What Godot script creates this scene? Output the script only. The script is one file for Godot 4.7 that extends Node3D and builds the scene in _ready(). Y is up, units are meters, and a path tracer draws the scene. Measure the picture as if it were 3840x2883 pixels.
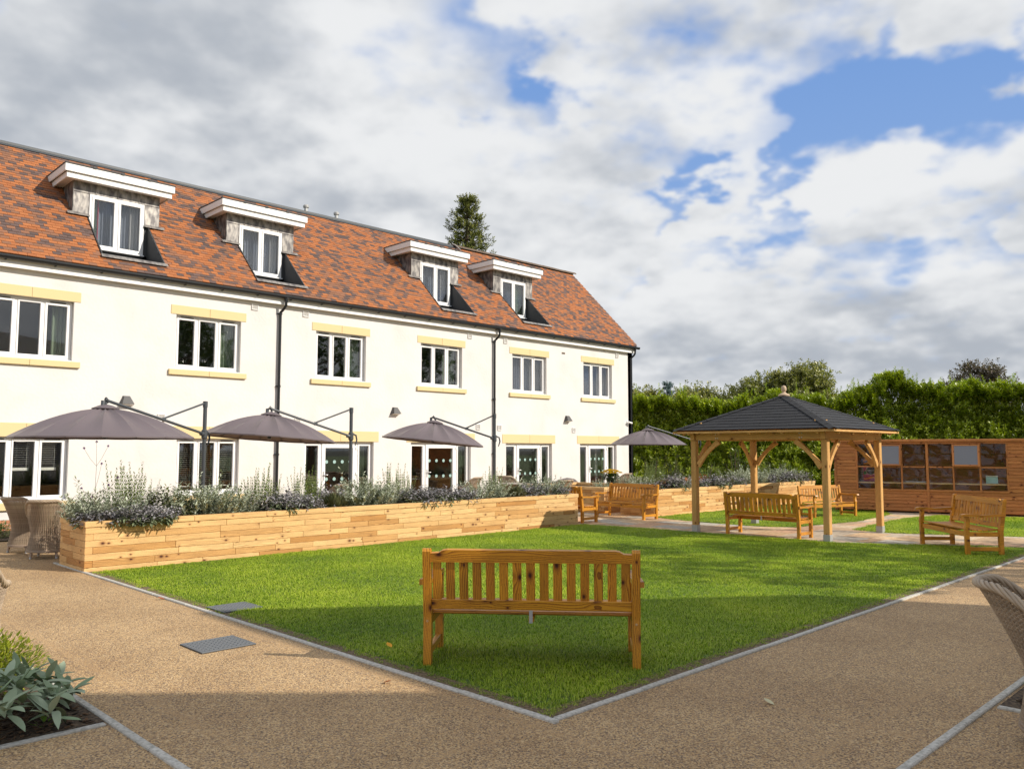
extends Node3D
# A care-home garden: white rendered house with tiled roof and dormers, timber planters, pavilion, benches, shed and hedge.
# x runs along the house, -z towards it, y up.

var rng := RandomNumberGenerator.new()
var mat := {}
var taken := {}

# ------------------------------------------------------------------ shapes
class Shape:
	var v := PackedVector3Array()
	var n := PackedVector3Array()
	var t := PackedVector2Array()
	var c := PackedColorArray()
	var i := PackedInt32Array()
	var col := Color.WHITE
	var uo := Vector2.ZERO

	func pt(p: Vector3, nn: Vector3, uv: Vector2) -> int:
		v.append(p); n.append(nn); t.append(uv); c.append(col)
		return v.size() - 1

	# counter-clockwise as seen from outside
	func tri(a: Vector3, b: Vector3, d: Vector3, ua := Vector2.ZERO, ub := Vector2.ZERO, ud := Vector2.ZERO) -> void:
		var nn := (b - a).cross(d - a).normalized()
		var k := pt(a, nn, ua)
		pt(b, nn, ub); pt(d, nn, ud)
		i.append_array([k, k + 2, k + 1])

	func quad(a: Vector3, b: Vector3, d: Vector3, e: Vector3, ua := Vector2.ZERO, ub := Vector2(1, 0), ud := Vector2(1, 1), ue := Vector2(0, 1)) -> void:
		var nn := (d - a).cross(e - b).normalized()
		var k := pt(a, nn, ua)
		pt(b, nn, ub); pt(d, nn, ud); pt(e, nn, ue)
		i.append_array([k, k + 2, k + 1, k, k + 3, k + 2])

	func squad(p: Array, nn: Array, uv: Array) -> void:
		var k := v.size()
		for j in 4:
			pt(p[j], nn[j], uv[j])
		i.append_array([k, k + 2, k + 1, k, k + 3, k + 2])

	# a convex face turned away from the middle of its solid; wood UVs along axis g of the local frame
	func face(ps: Array, mid: Vector3, xf: Transform3D, g: int, sc: Vector2) -> void:
		var nn: Vector3 = (ps[1] - ps[0]).cross(ps[2] - ps[0])
		var ctr := Vector3.ZERO
		for p in ps:
			ctr += p
		ctr /= ps.size()
		if nn.dot(ctr - mid) < 0:
			ps.reverse()
			nn = -nn
		nn = nn.normalized()
		var ax := 0
		var an := nn.abs()
		if an.y >= an.x and an.y >= an.z:
			ax = 1
		elif an.z >= an.x:
			ax = 2
		var wn := (xf.basis * nn).normalized()
		var k := v.size()
		for p in ps:
			var q: Vector3 = p
			var uv: Vector2
			if ax == g:
				uv = Vector2(q[(g + 1) % 3] * 0.3, q[(g + 2) % 3])
			else:
				uv = Vector2(q[g], q[3 - g - ax])
			pt(xf * q, wn, uv * sc + uo)
		for j in range(1, ps.size() - 1):
			i.append_array([k, k + j + 1, k + j])

	# a box with chamfered edges
	func bar(size: Vector3, xf: Transform3D, ch := 0.0, sc := Vector2(0.333, 1.6)) -> void:
		var h := size / 2
		var g := 0
		if size.y > size.x and size.y > size.z:
			g = 1
		elif size.z > size.x:
			g = 2
		var z := Vector3.ZERO
		for a in 3:
			var b := (a + 1) % 3
			var d := (a + 2) % 3
			for s in [-1.0, 1.0]:
				var ps := []
				for k in [[-1, -1], [1, -1], [1, 1], [-1, 1]]:
					var p := Vector3.ZERO
					p[a] = s * h[a]; p[b] = k[0] * (h[b] - ch); p[d] = k[1] * (h[d] - ch)
					ps.append(p)
				face(ps, z, xf, g, sc)
		if ch <= 0:
			return
		for a in 3:
			var b := (a + 1) % 3
			var d := (a + 2) % 3
			for s in [-1.0, 1.0]:
				for r in [-1.0, 1.0]:
					var ps := []
					for k in [[0, -1], [0, 1], [1, 1], [1, -1]]:
						var p := Vector3.ZERO
						p[a] = k[1] * (h[a] - ch)
						p[b] = s * (h[b] - (ch if k[0] == 1 else 0.0))
						p[d] = r * (h[d] - (0.0 if k[0] == 1 else ch))
						ps.append(p)
					face(ps, z, xf, g, sc)
		for s in [-1.0, 1.0]:
			for r in [-1.0, 1.0]:
				for q in [-1.0, 1.0]:
					face([Vector3(s * h.x, r * (h.y - ch), q * (h.z - ch)), Vector3(s * (h.x - ch), r * h.y, q * (h.z - ch)), Vector3(s * (h.x - ch), r * (h.y - ch), q * h.z)], z, xf, g, sc)

	func box(lo: Vector3, hi: Vector3, ch := 0.0, sc := Vector2(0.333, 1.6)) -> void:
		bar(hi - lo, Transform3D(Basis(), (lo + hi) / 2), ch, sc)

	# a timber from a to b, w wide (across) and h high
	func beam(a: Vector3, b: Vector3, w: float, h: float, ch := 0.0, up := Vector3.UP) -> void:
		var x := (b - a).normalized()
		var z := x.cross(up).normalized()
		var y := z.cross(x)
		bar(Vector3(a.distance_to(b), h, w), Transform3D(Basis(x, y, z), (a + b) / 2), ch)

	# polygon (x, y) extruded from z0 to z1
	func prism(poly: PackedVector2Array, z0: float, z1: float, xf := Transform3D(), sc := Vector2(0.333, 1.6)) -> void:
		var area := 0.0
		for k in poly.size():
			area += poly[k].cross(poly[(k + 1) % poly.size()])
		if area < 0:
			poly.reverse()
		var ix := Geometry2D.triangulate_polygon(poly)
		for side in 2:
			var zz: float = [z0, z1][side]
			var nn := (xf.basis * Vector3(0, 0, [-1.0, 1.0][side])).normalized()
			for k in range(0, ix.size(), 3):
				var a := Vector3(poly[ix[k]].x, poly[ix[k]].y, zz)
				var b := Vector3(poly[ix[k + 1]].x, poly[ix[k + 1]].y, zz)
				var d := Vector3(poly[ix[k + 2]].x, poly[ix[k + 2]].y, zz)
				if (b - a).cross(d - a).z * nn.dot(xf.basis.z) < 0:
					var w := b
					b = d
					d = w
				var j := pt(xf * a, nn, Vector2(a.x, a.y) * sc + uo)
				pt(xf * b, nn, Vector2(b.x, b.y) * sc + uo); pt(xf * d, nn, Vector2(d.x, d.y) * sc + uo)
				i.append_array([j, j + 2, j + 1])
		var run := 0.0
		for k in poly.size():
			var a := poly[k]
			var b := poly[(k + 1) % poly.size()]
			var l := a.distance_to(b)
			quad(xf * Vector3(a.x, a.y, z0), xf * Vector3(b.x, b.y, z0), xf * Vector3(b.x, b.y, z1), xf * Vector3(a.x, a.y, z1), Vector2(run, z0) * sc + uo, Vector2(run + l, z0) * sc + uo, Vector2(run + l, z1) * sc + uo, Vector2(run, z1) * sc + uo)
			run += l

	func tube(p: Array, r: Array, sides := 8, cap := true) -> void:
		var rings := []
		var up := Vector3.UP
		for k in p.size():
			var d: Vector3 = (p[mini(k + 1, p.size() - 1)] - p[maxi(k - 1, 0)]).normalized()
			if absf(d.dot(up)) > 0.95:
				up = Vector3.RIGHT if absf(d.x) < 0.9 else Vector3.BACK
			var a := d.cross(up).normalized()
			var b := a.cross(d).normalized()
			up = b
			var rad: float = r[mini(k, r.size() - 1)]
			var ring := []
			for s in sides:
				var w := TAU * s / sides
				var nn := a * cos(w) + b * sin(w)
				ring.append([p[k] + nn * rad, nn])
			rings.append(ring)
		for k in p.size() - 1:
			for s in sides:
				var q := (s + 1) % sides
				var A = rings[k][s]; var B = rings[k][q]; var D = rings[k + 1][q]; var E = rings[k + 1][s]
				var u := float(s) / sides
				squad([A[0], E[0], D[0], B[0]], [A[1], E[1], D[1], B[1]], [Vector2(k, u), Vector2(k + 1, u), Vector2(k + 1, u + 0.1), Vector2(k, u + 0.1)])
		if cap:
			for e in [0, p.size() - 1]:
				var ring: Array = rings[e]
				var ctr: Vector3 = p[e]
				for s in sides:
					var q := (s + 1) % sides
					if e == 0:
						tri(ctr, ring[s][0], ring[q][0])
					else:
						tri(ctr, ring[q][0], ring[s][0])

	# profile of (radius, height) turned about y
	func lathe(pr: Array, sides: int, xf := Transform3D()) -> void:
		for k in pr.size() - 1:
			var a: Vector2 = pr[k]
			var b: Vector2 = pr[k + 1]
			var nr := Vector2(b.y - a.y, a.x - b.x).normalized()
			for s in sides:
				var w0 := TAU * s / sides
				var w1 := TAU * (s + 1) / sides
				var d0 := Vector3(cos(w0), 0, -sin(w0))
				var d1 := Vector3(cos(w1), 0, -sin(w1))
				var y := Vector3.UP
				squad([xf * (d0 * a.x + y * a.y), xf * (d1 * a.x + y * a.y), xf * (d1 * b.x + y * b.y), xf * (d0 * b.x + y * b.y)],
					[(xf.basis * (d0 * nr.x + y * nr.y)).normalized(), (xf.basis * (d1 * nr.x + y * nr.y)).normalized(), (xf.basis * (d1 * nr.x + y * nr.y)).normalized(), (xf.basis * (d0 * nr.x + y * nr.y)).normalized()],
					[Vector2(w0, a.y), Vector2(w1, a.y), Vector2(w1, b.y), Vector2(w0, b.y)])

	# a pointed leaf from base along dir, folded a little along its midrib, bending down by droop
	func leaf(base: Vector3, dir: Vector3, up: Vector3, ln: float, wd: float, droop := 0.2, segs := 2) -> void:
		var d := dir.normalized()
		var s := d.cross(up).normalized()
		var u := s.cross(d).normalized()
		var last_l := base
		var last_m := base
		var last_r := base
		for k in segs + 1:
			var f := float(k + 1) / (segs + 1)
			var m := base + d * ln * f - Vector3.UP * droop * ln * f * f
			var w := wd * 0.5 * sin(PI * minf(f * 0.86 + 0.06, 1.0))
			if k == segs:
				w = 0.0
			var l := m - s * w + u * w * 0.35
			var r := m + s * w + u * w * 0.35
			var n0 := (u + s * 0.3).normalized()
			var n1 := (u - s * 0.3).normalized()
			var j := v.size()
			if k == 0:
				pt(base, u, Vector2.ZERO); pt(l, n0, Vector2(0, f)); pt(m, u, Vector2(0.5, f)); pt(r, n1, Vector2(1, f))
				i.append_array([j, j + 1, j + 2, j, j + 2, j + 3])
			elif k == segs:
				pt(last_l, n0, Vector2(0, f)); pt(last_m, u, Vector2(0.5, f)); pt(last_r, n1, Vector2(1, f)); pt(m, u, Vector2(0.5, 1))
				i.append_array([j, j + 3, j + 1, j + 1, j + 3, j + 2])
			else:
				pt(last_l, n0, Vector2(0, f)); pt(last_m, u, Vector2(0.5, f)); pt(last_r, n1, Vector2(1, f))
				pt(l, n0, Vector2(0, f)); pt(m, u, Vector2(0.5, f)); pt(r, n1, Vector2(1, f))
				i.append_array([j, j + 3, j + 4, j, j + 4, j + 1, j + 1, j + 4, j + 5, j + 1, j + 5, j + 2])
			last_l = l; last_m = m; last_r = r

	func mesh(m: Material = null) -> ArrayMesh:
		var a := []
		a.resize(Mesh.ARRAY_MAX)
		a[Mesh.ARRAY_VERTEX] = v
		a[Mesh.ARRAY_NORMAL] = n
		a[Mesh.ARRAY_TEX_UV] = t
		a[Mesh.ARRAY_COLOR] = c
		a[Mesh.ARRAY_INDEX] = i
		var am := ArrayMesh.new()
		am.add_surface_from_arrays(Mesh.PRIMITIVE_TRIANGLES, a)
		if m:
			am.surface_set_material(0, m)
		return am

# ------------------------------------------------------------------ nodes
func numbered(called: String) -> String:
	var k: int = taken.get(called, 0)
	taken[called] = k + 1
	return called if k == 0 else "%s_%03d" % [called, k]

func tag(o: Node3D, label: String, category: String, group := "") -> Node3D:
	o.set_meta("label", label)
	o.set_meta("category", category)
	if group != "":
		o.set_meta("group", group)
	return o

func thing(called: String, label: String, category: String, at := Vector3.ZERO, turn := 0.0, group := "") -> Node3D:
	var o := Node3D.new()
	o.name = numbered(called)
	add_child(o, true)
	o.position = at
	o.rotation.y = turn
	tag(o, label, category, group)
	return o

func part(called: String, m: Mesh, ma: Material, parent: Node3D, xf := Transform3D()) -> MeshInstance3D:
	var o := MeshInstance3D.new()
	o.name = called if parent != self else numbered(called)
	o.mesh = m
	o.material_override = ma
	o.transform = xf
	parent.add_child(o, true)
	return o

func struct(called: String, m: Mesh, ma: Material, label: String) -> MeshInstance3D:
	var o := part(called, m, ma, self)
	o.set_meta("kind", "structure")
	o.set_meta("label", label)
	return o

func multi(called: String, m: Mesh, ma: Material, xs: Array, cols: Array, parent: Node3D, stuff := true) -> MultiMeshInstance3D:
	var mm := MultiMesh.new()
	mm.transform_format = MultiMesh.TRANSFORM_3D
	mm.use_colors = cols.size() > 0
	mm.mesh = m
	mm.instance_count = xs.size()
	for k in xs.size():
		mm.set_instance_transform(k, xs[k])
		if cols.size():
			mm.set_instance_color(k, cols[k])
	var o := MultiMeshInstance3D.new()
	o.name = called if parent != self else numbered(called)
	o.multimesh = mm
	o.material_override = ma
	parent.add_child(o, true)
	if stuff:
		o.set_meta("kind", "stuff")
	return o

func rf(a: float, b: float) -> float:
	return rng.randf_range(a, b)

func ordinal(k: int) -> String:
	return ["first", "second", "third", "fourth", "fifth", "sixth", "seventh", "eighth", "ninth", "tenth", "eleventh", "twelfth", "thirteenth", "fourteenth", "fifteenth", "sixteenth", "seventeenth", "eighteenth", "nineteenth", "twentieth", "twenty-first", "twenty-second", "twenty-third", "twenty-fourth", "twenty-fifth"][k]

# ------------------------------------------------------------------ materials
func lin(r: float, g: float, b: float) -> Color:
	return Color(r, g, b).linear_to_srgb()

func plain(called: String, c: Color, rough := 0.8, vc := false, metal := 0.0) -> StandardMaterial3D:
	var m := StandardMaterial3D.new()
	m.resource_name = called
	m.albedo_color = c
	m.roughness = rough
	m.metallic = metal
	m.vertex_color_use_as_albedo = vc
	mat[called] = m
	return m

func noise(seed_: int, freq: float, oct := 4, kind := FastNoiseLite.TYPE_SIMPLEX_SMOOTH) -> FastNoiseLite:
	var f := FastNoiseLite.new()
	f.seed = seed_
	f.noise_type = kind
	f.frequency = freq
	f.fractal_type = FastNoiseLite.FRACTAL_FBM if oct > 1 else FastNoiseLite.FRACTAL_NONE
	f.fractal_octaves = maxi(oct, 1)
	return f

func noise_tex(f: FastNoiseLite, w: int, h: int, cols: Array, offs: Array) -> NoiseTexture2D:
	var tx := NoiseTexture2D.new()
	tx.width = w
	tx.height = h
	tx.seamless = true
	tx.noise = f
	if cols.size():
		var g := Gradient.new()
		g.offsets = PackedFloat32Array(offs)
		g.colors = PackedColorArray(cols)
		tx.color_ramp = g
	return tx

# 3 m x 0.62 m of planed softwood: growth rings drawn out along the grain, knots that push them aside
func wood_texture(seed_: int, knots: int, contrast: float) -> ImageTexture:
	var w := 1536
	var h := 320
	var n1 := noise(seed_, 0.9, 3)
	var n2 := noise(seed_ + 1, 1.0, 3)
	var r := RandomNumberGenerator.new()
	r.seed = seed_
	var ks := []
	for k in knots:
		ks.append([r.randf_range(0.05, 2.95), r.randf_range(0.02, 0.6), r.randf_range(0.008, 0.02)])
	var cells := []
	for k in 32:
		cells.append([])
	for k in ks:
		for b in range(maxi(0, int((k[0] - 0.15) / 3.0 * 32)), mini(31, int((k[0] + 0.15) / 3.0 * 32)) + 1):
			cells[b].append(k)
	var data := PackedByteArray()
	data.resize(w * h * 3)
	var at := 0
	for y in h:
		var v := 0.62 * y / h
		for x in w:
			var u := 3.0 * x / w
			var vv := v + 0.02 * n1.get_noise_2d(u * 0.9, v * 2.0)
			var dark := 0.0
			for k in cells[mini(31, int(u / 3.0 * 32))]:
				var du: float = (u - k[0]) * 0.62
				var dv: float = v - k[1]
				var s: float = k[2]
				var d2: float = (du * du + dv * dv) / (s * s)
				if d2 < 14.0:
					vv += dv * 0.9 * exp(-d2 * 0.25)
					dark = maxf(dark, exp(-d2 * 2.0) + 0.3 * exp(-d2 * 0.35))
			var ring := vv * 75.0 + n2.get_noise_2d(u * 0.5, v * 5.0) * 3.0
			var q := ring - floorf(ring)
			var late := q * q * q
			var fine := n2.get_noise_2d(u * 6.0, v * 220.0) * 0.08
			var br := 1.0 - contrast * late * 0.55 + fine - 0.1 * n1.get_noise_2d(u * 1.3 + 9.0, v * 9.0)
			var R := br * (1.0 - 0.6 * dark)
			var G := br * (1.0 - contrast * late * 0.2) * (1.0 - 0.74 * dark)
			var B := br * (1.0 - contrast * late * 0.4) * (1.0 - 0.82 * dark)
			data[at] = clampi(int(R * 252), 0, 255)
			data[at + 1] = clampi(int(G * 250), 0, 255)
			data[at + 2] = clampi(int(B * 248), 0, 255)
			at += 3
	return ImageTexture.create_from_image(Image.create_from_data(w, h, false, Image.FORMAT_RGB8, data))

func wood(called: String, c: Color, tex: Texture2D, rough: float, coat := 0.0) -> StandardMaterial3D:
	var m := plain(called, c, rough, true)
	m.albedo_texture = tex
	m.heightmap_enabled = true
	m.heightmap_texture = tex
	m.heightmap_scale = 0.12
	if coat > 0:
		m.clearcoat_enabled = true
		m.clearcoat = coat
		m.clearcoat_roughness = 0.25
	return m

func foliage(called: String, c: Color, back: Color, rough := 0.55, spec := 0.4) -> StandardMaterial3D:
	var m := plain(called, c, rough, true)
	m.metallic_specular = spec
	m.cull_mode = BaseMaterial3D.CULL_DISABLED
	m.backlight_enabled = true
	m.backlight = back
	return m

func make_materials() -> void:
	var wa := wood_texture(11, 20, 0.5)
	var wb := wood_texture(23, 24, 0.8)
	wood("pine", lin(0.8, 0.54, 0.245), wa, 0.75)
	wood("stained", lin(0.7, 0.32, 0.02), wb, 0.45, 0.12)
	wood("pavilion_wood", lin(0.7, 0.42, 0.145), wa, 0.8)
	wood("shed_wood", lin(0.74, 0.31, 0.105), wb, 0.75)
	wood("shelf_wood", lin(0.7, 0.5, 0.26), wa, 0.75)
	# pale washed render: broad, faint variation and a fine grain in relief
	var rd := plain("render", Color.WHITE, 0.9)
	rd.albedo_texture = noise_tex(noise(3, 0.006, 5), 512, 512, [lin(0.63, 0.605, 0.575), lin(0.68, 0.66, 0.632), lin(0.705, 0.686, 0.66)], [0.0, 0.5, 1.0])
	rd.uv1_triplanar = true
	rd.uv1_world_triplanar = true
	rd.uv1_scale = Vector3(0.23, 0.23, 0.23)
	rd.heightmap_enabled = true
	rd.heightmap_texture = noise_tex(noise(4, 0.09, 3), 512, 512, [], [])
	rd.heightmap_scale = 0.25
	plain("upvc", lin(0.8, 0.8, 0.8), 0.3)
	plain("fascia_white", lin(0.8, 0.79, 0.77), 0.4)
	var st := plain("cast_stone", lin(0.68, 0.54, 0.29), 0.85)
	st.heightmap_enabled = true
	st.heightmap_texture = rd.heightmap_texture
	st.heightmap_scale = 0.15
	st.uv1_triplanar = true
	plain("black_plastic", lin(0.012, 0.013, 0.015), 0.3)
	plain("grey_metal", lin(0.055, 0.062, 0.068), 0.4)
	plain("lamp_grey", lin(0.07, 0.068, 0.065), 0.5)
	plain("steel", lin(0.55, 0.55, 0.55), 0.35, false, 0.9)
	var ld := plain("lead", Color.WHITE, 0.5, true, 0.35)
	ld.albedo_texture = noise_tex(noise(8, 0.012, 5), 512, 512, [lin(0.12, 0.11, 0.11), lin(0.25, 0.235, 0.22), lin(0.42, 0.39, 0.35)], [0.2, 0.5, 0.85])
	ld.uv1_triplanar = true
	ld.uv1_scale = Vector3(1.1, 0.5, 1.1)
	plain("lead_dark", lin(0.05, 0.052, 0.055), 0.65)
	var tl := plain("tile", Color.WHITE, 0.85, true)
	tl.heightmap_enabled = true
	tl.heightmap_texture = noise_tex(noise(5, 0.05, 4), 256, 256, [], [])
	tl.heightmap_scale = 0.4
	tl.uv1_triplanar = true
	tl.uv1_scale = Vector3(3, 3, 3)
	plain("ridge_tile", lin(0.12, 0.085, 0.06), 0.85)
	plain("interior", lin(0.3, 0.28, 0.24), 0.9)
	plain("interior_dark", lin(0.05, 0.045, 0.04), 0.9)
	plain("curtain_green", lin(0.17, 0.23, 0.15), 0.9)
	plain("curtain_red", lin(0.32, 0.03, 0.05), 0.9)
	plain("curtain_white", lin(0.3, 0.31, 0.31), 0.9)
	plain("net", lin(0.17, 0.2, 0.25), 0.9)
	plain("blind", lin(0.6, 0.62, 0.55), 0.6)
	plain("sticker", lin(0.3, 0.45, 0.42), 0.6)
	plain("brick_red", Color.WHITE, 0.9, true)
	plain("mortar", lin(0.4, 0.37, 0.32), 0.95)
	var gl := plain("glass", Color(0.1, 0.12, 0.12, 0.01), 0.02)
	gl.transparency = BaseMaterial3D.TRANSPARENCY_ALPHA
	gl.metallic_specular = 0.5
	var ac := plain("acrylic", Color(0.3, 0.3, 0.3, 0.02), 0.03)
	ac.transparency = BaseMaterial3D.TRANSPARENCY_ALPHA
	ac.normal_enabled = true
	ac.normal_texture = noise_tex(noise(12, 0.006, 1), 256, 256, [], [])
	(ac.normal_texture as NoiseTexture2D).as_normal_map = true
	(ac.normal_texture as NoiseTexture2D).bump_strength = 26.0
	ac.normal_scale = 0.5
	var fr := plain("frosted", lin(0.19, 0.19, 0.22), 0.3)
	fr.metallic_specular = 0.6
	# resin-bound gravel: small tan, brown and grey stones
	var pv := plain("gravel", Color.WHITE, 0.8)
	var cn := noise(31, 0.17, 1, FastNoiseLite.TYPE_CELLULAR)
	cn.cellular_return_type = FastNoiseLite.RETURN_CELL_VALUE
	pv.albedo_texture = noise_tex(cn, 1024, 1024, [lin(0.14, 0.095, 0.06), lin(0.3, 0.185, 0.09), lin(0.49, 0.31, 0.14), lin(0.64, 0.425, 0.2), lin(0.22, 0.16, 0.115), lin(0.58, 0.39, 0.2), lin(0.72, 0.53, 0.29)], [0.0, 0.18, 0.36, 0.55, 0.66, 0.8, 1.0])
	var cd := noise(31, 0.17, 1, FastNoiseLite.TYPE_CELLULAR)
	cd.cellular_return_type = FastNoiseLite.RETURN_DISTANCE
	pv.heightmap_enabled = true
	pv.heightmap_texture = noise_tex(cd, 1024, 1024, [Color.WHITE, Color.BLACK], [0.0, 1.0])
	pv.heightmap_scale = 0.5
	pv.detail_enabled = true
	pv.detail_blend_mode = BaseMaterial3D.BLEND_MODE_MUL
	pv.detail_uv_layer = BaseMaterial3D.DETAIL_UV_2
	pv.detail_albedo = noise_tex(noise(37, 0.012, 4), 512, 512, [Color(0.93, 0.92, 0.91), Color(1, 1, 1)], [0.2, 0.8])
	var kb := plain("kerb", Color.WHITE, 0.9, true)
	kb.albedo_texture = noise_tex(noise(41, 0.03, 5), 512, 512, [lin(0.34, 0.325, 0.28), lin(0.52, 0.495, 0.44), lin(0.62, 0.595, 0.54)], [0.15, 0.5, 0.9])
	kb.uv1_triplanar = true
	kb.uv1_scale = Vector3(1.7, 1.7, 1.7)
	var sl := plain("sandstone", Color.WHITE, 0.85, true)
	sl.albedo_texture = noise_tex(noise(43, 0.015, 5), 512, 512, [lin(0.62, 0.58, 0.55), lin(0.9, 0.9, 0.9), lin(1, 1, 1)], [0.1, 0.5, 0.9])
	sl.uv1_triplanar = true
	sl.uv1_world_triplanar = true
	sl.uv1_scale = Vector3(0.9, 0.9, 0.9)
	var so := plain("soil", Color.WHITE, 1.0)
	so.albedo_texture = noise_tex(noise(47, 0.05, 5), 512, 512, [lin(0.03, 0.02, 0.013), lin(0.09, 0.06, 0.035), lin(0.2, 0.14, 0.08)], [0.2, 0.55, 0.95])
	so.uv1_triplanar = true
	so.uv1_world_triplanar = true
	so.uv1_scale = Vector3(1.1, 1.1, 1.1)
	plain("dry_soil", Color.WHITE, 1.0)
	mat.dry_soil.albedo_texture = noise_tex(noise(49, 0.06, 5), 512, 512, [lin(0.07, 0.05, 0.025), lin(0.17, 0.12, 0.065), lin(0.3, 0.22, 0.13)], [0.2, 0.55, 0.95])
	mat.dry_soil.uv1_triplanar = true
	mat.dry_soil.uv1_world_triplanar = true
	mat.dry_soil.uv1_scale = Vector3(1.1, 1.1, 1.1)
	var tf := plain("turf_base", Color.WHITE, 1.0)
	tf.albedo_texture = noise_tex(noise(53, 0.03, 5), 512, 512, [lin(0.05, 0.08, 0.015), lin(0.075, 0.13, 0.02), lin(0.11, 0.16, 0.04)], [0.2, 0.5, 0.9])
	tf.uv1_triplanar = true
	tf.uv1_world_triplanar = true
	plain("bark", Color.WHITE, 0.95, true)
	foliage("grass", Color.WHITE, Color(0.6, 0.75, 0.12), 0.45, 0.35)
	foliage("leafy", Color.WHITE, Color(0.7, 0.75, 0.22), 0.36, 0.55)
	foliage("dull_leaf", Color.WHITE, Color(0.2, 0.22, 0.15), 0.75, 0.25)
	foliage("felt_leaf", Color.WHITE, Color(0.15, 0.18, 0.12), 0.95, 0.1)
	foliage("petal", Color.WHITE, Color(0.3, 0.3, 0.2), 0.6, 0.3)
	plain("trunk", lin(0.12, 0.085, 0.06), 0.95)
	var cv := plain("canopy", lin(0.12, 0.093, 0.1), 0.5)
	cv.metallic_specular = 0.6
	cv.cull_mode = BaseMaterial3D.CULL_DISABLED
	cv.backlight_enabled = true
	cv.backlight = Color(0.12, 0.09, 0.1)
	cv.rim_enabled = true
	cv.rim = 0.4
	plain("wicker", Color.WHITE, 0.6, true)
	plain("cushion", lin(0.02, 0.02, 0.025), 0.9)
	plain("felt", lin(0.022, 0.023, 0.026), 0.9, true)
	plain("dark_grate", lin(0.12, 0.13, 0.14), 0.6)
	plain("galvanised", lin(0.42, 0.42, 0.41), 0.45, false, 0.3)
	plain("finial_wood", lin(0.5, 0.37, 0.25), 0.7)
	plain("terracotta", lin(0.35, 0.06, 0.03), 0.8)

# ------------------------------------------------------------------ sky
var sky_a: FastNoiseLite
var sky_b: FastNoiseLite
var sky_c: FastNoiseLite
# azimuth from -z towards +x, elevation, their half-widths (degrees), weight: clear air where negative, thicker cloud where positive
var banks := [[45.4, 25.6, 2.3, 1.3, -0.75], [44.0, 27.0, 1.4, 1.2, -0.3], [41.6, 30.6, 3.0, 2.0, -0.6], [47.4, 23.2, 1.6, 0.9, -0.35], [64.6, 20.4, 2.6, 1.3, -0.75], [68.0, 21.6, 3.0, 2.0, -0.7], [72.0, 21.6, 3.4, 2.2, -0.85], [77.0, 20.2, 4.6, 2.4, -0.95], [78.5, 23.0, 2.4, 2.2, -0.7], [70.4, 25.6, 2.0, 1.4, -0.5], [68.2, 24.4, 1.2, 1.6, 0.35], [55.0, 18.6, 1.4, 1.0, -0.65], [56.5, 16.8, 1.1, 1.7, -0.6], [57.4, 14.6, 1.3, 0.7, -0.45], [62.6, 18.0, 0.9, 2.2, -0.5], [61.6, 15.6, 0.9, 1.4, -0.35], [60.5, 12.7, 3.4, 0.8, -0.5], [69.5, 12.4, 3.4, 0.9, -0.5], [73.2, 15.6, 1.6, 1.3, -0.4], [76.5, 12.2, 1.4, 1.6, -0.45], [53.5, 11.6, 1.4, 1.6, -0.35],
	[12.0, 18.2, 3.6, 2.0, -0.42], [39.5, 22.8, 1.6, 0.8, -0.3], [86, 14, 5, 2, -0.7], [95, 24, 9, 4, -0.7], [-20, 35, 12, 6, -0.7], [120, 30, 14, 6, -0.7], [200, 30, 20, 8, -0.6], [-70, 28, 16, 6, -0.6], [160, 50, 20, 8, -0.6], [-120, 45, 20, 8, -0.6],
	[66, 15.8, 3.4, 2.4, 0.3], [72.5, 17.0, 3.0, 1.6, 0.4], [73.5, 27.0, 5, 1.6, 0.3], [24, 22, 12, 7, 0.3], [66, 7, 14, 3.0, 0.3], [38, 14, 14, 4.0, 0.25]]
# where the clouds are thick and grey (+) or sunlit and white (-)
var shades := [[23, 24.5, 9, 3.4, 0.5], [12, 22, 5, 4, 0.2], [33, 17.2, 8, 1.6, 0.16], [57.5, 27.4, 6, 1.8, 0.4], [50.0, 19.2, 4.0, 1.6, 0.22], [69.0, 9.6, 3.6, 1.3, 0.5], [60, 7.0, 8, 1.6, 0.3], [74, 6.5, 7, 1.6, 0.3], [66.5, 13.6, 3.0, 0.8, 0.3], [66.4, 16.6, 3.2, 1.8, -0.5], [74, 17.4, 3.6, 1.4, -0.5], [37.5, 21.0, 4, 1.8, -0.3], [47, 19.0, 3, 1.8, -0.3], [59.4, 23.0, 3.0, 2.0, -0.4], [72.0, 11.2, 3.0, 0.9, -0.4], [56.5, 11.0, 2.4, 1.0, -0.35], [73.5, 27.0, 5, 2.0, -0.3], [33, 27.0, 4, 3.0, -0.25], [51, 24, 3, 2.4, -0.15]]

func spread(list: Array, az: float, el: float) -> float:
	var s := 0.0
	for b in list:
		var da: float = absf(az - b[0])
		if da > 180:
			da = 360 - da
		var x: float = da / b[2]
		var y: float = (el - b[1]) / b[3]
		var q := x * x + y * y
		if q < 9.0:
			s += b[4] * exp(-q * 0.7)
	return s

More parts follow.
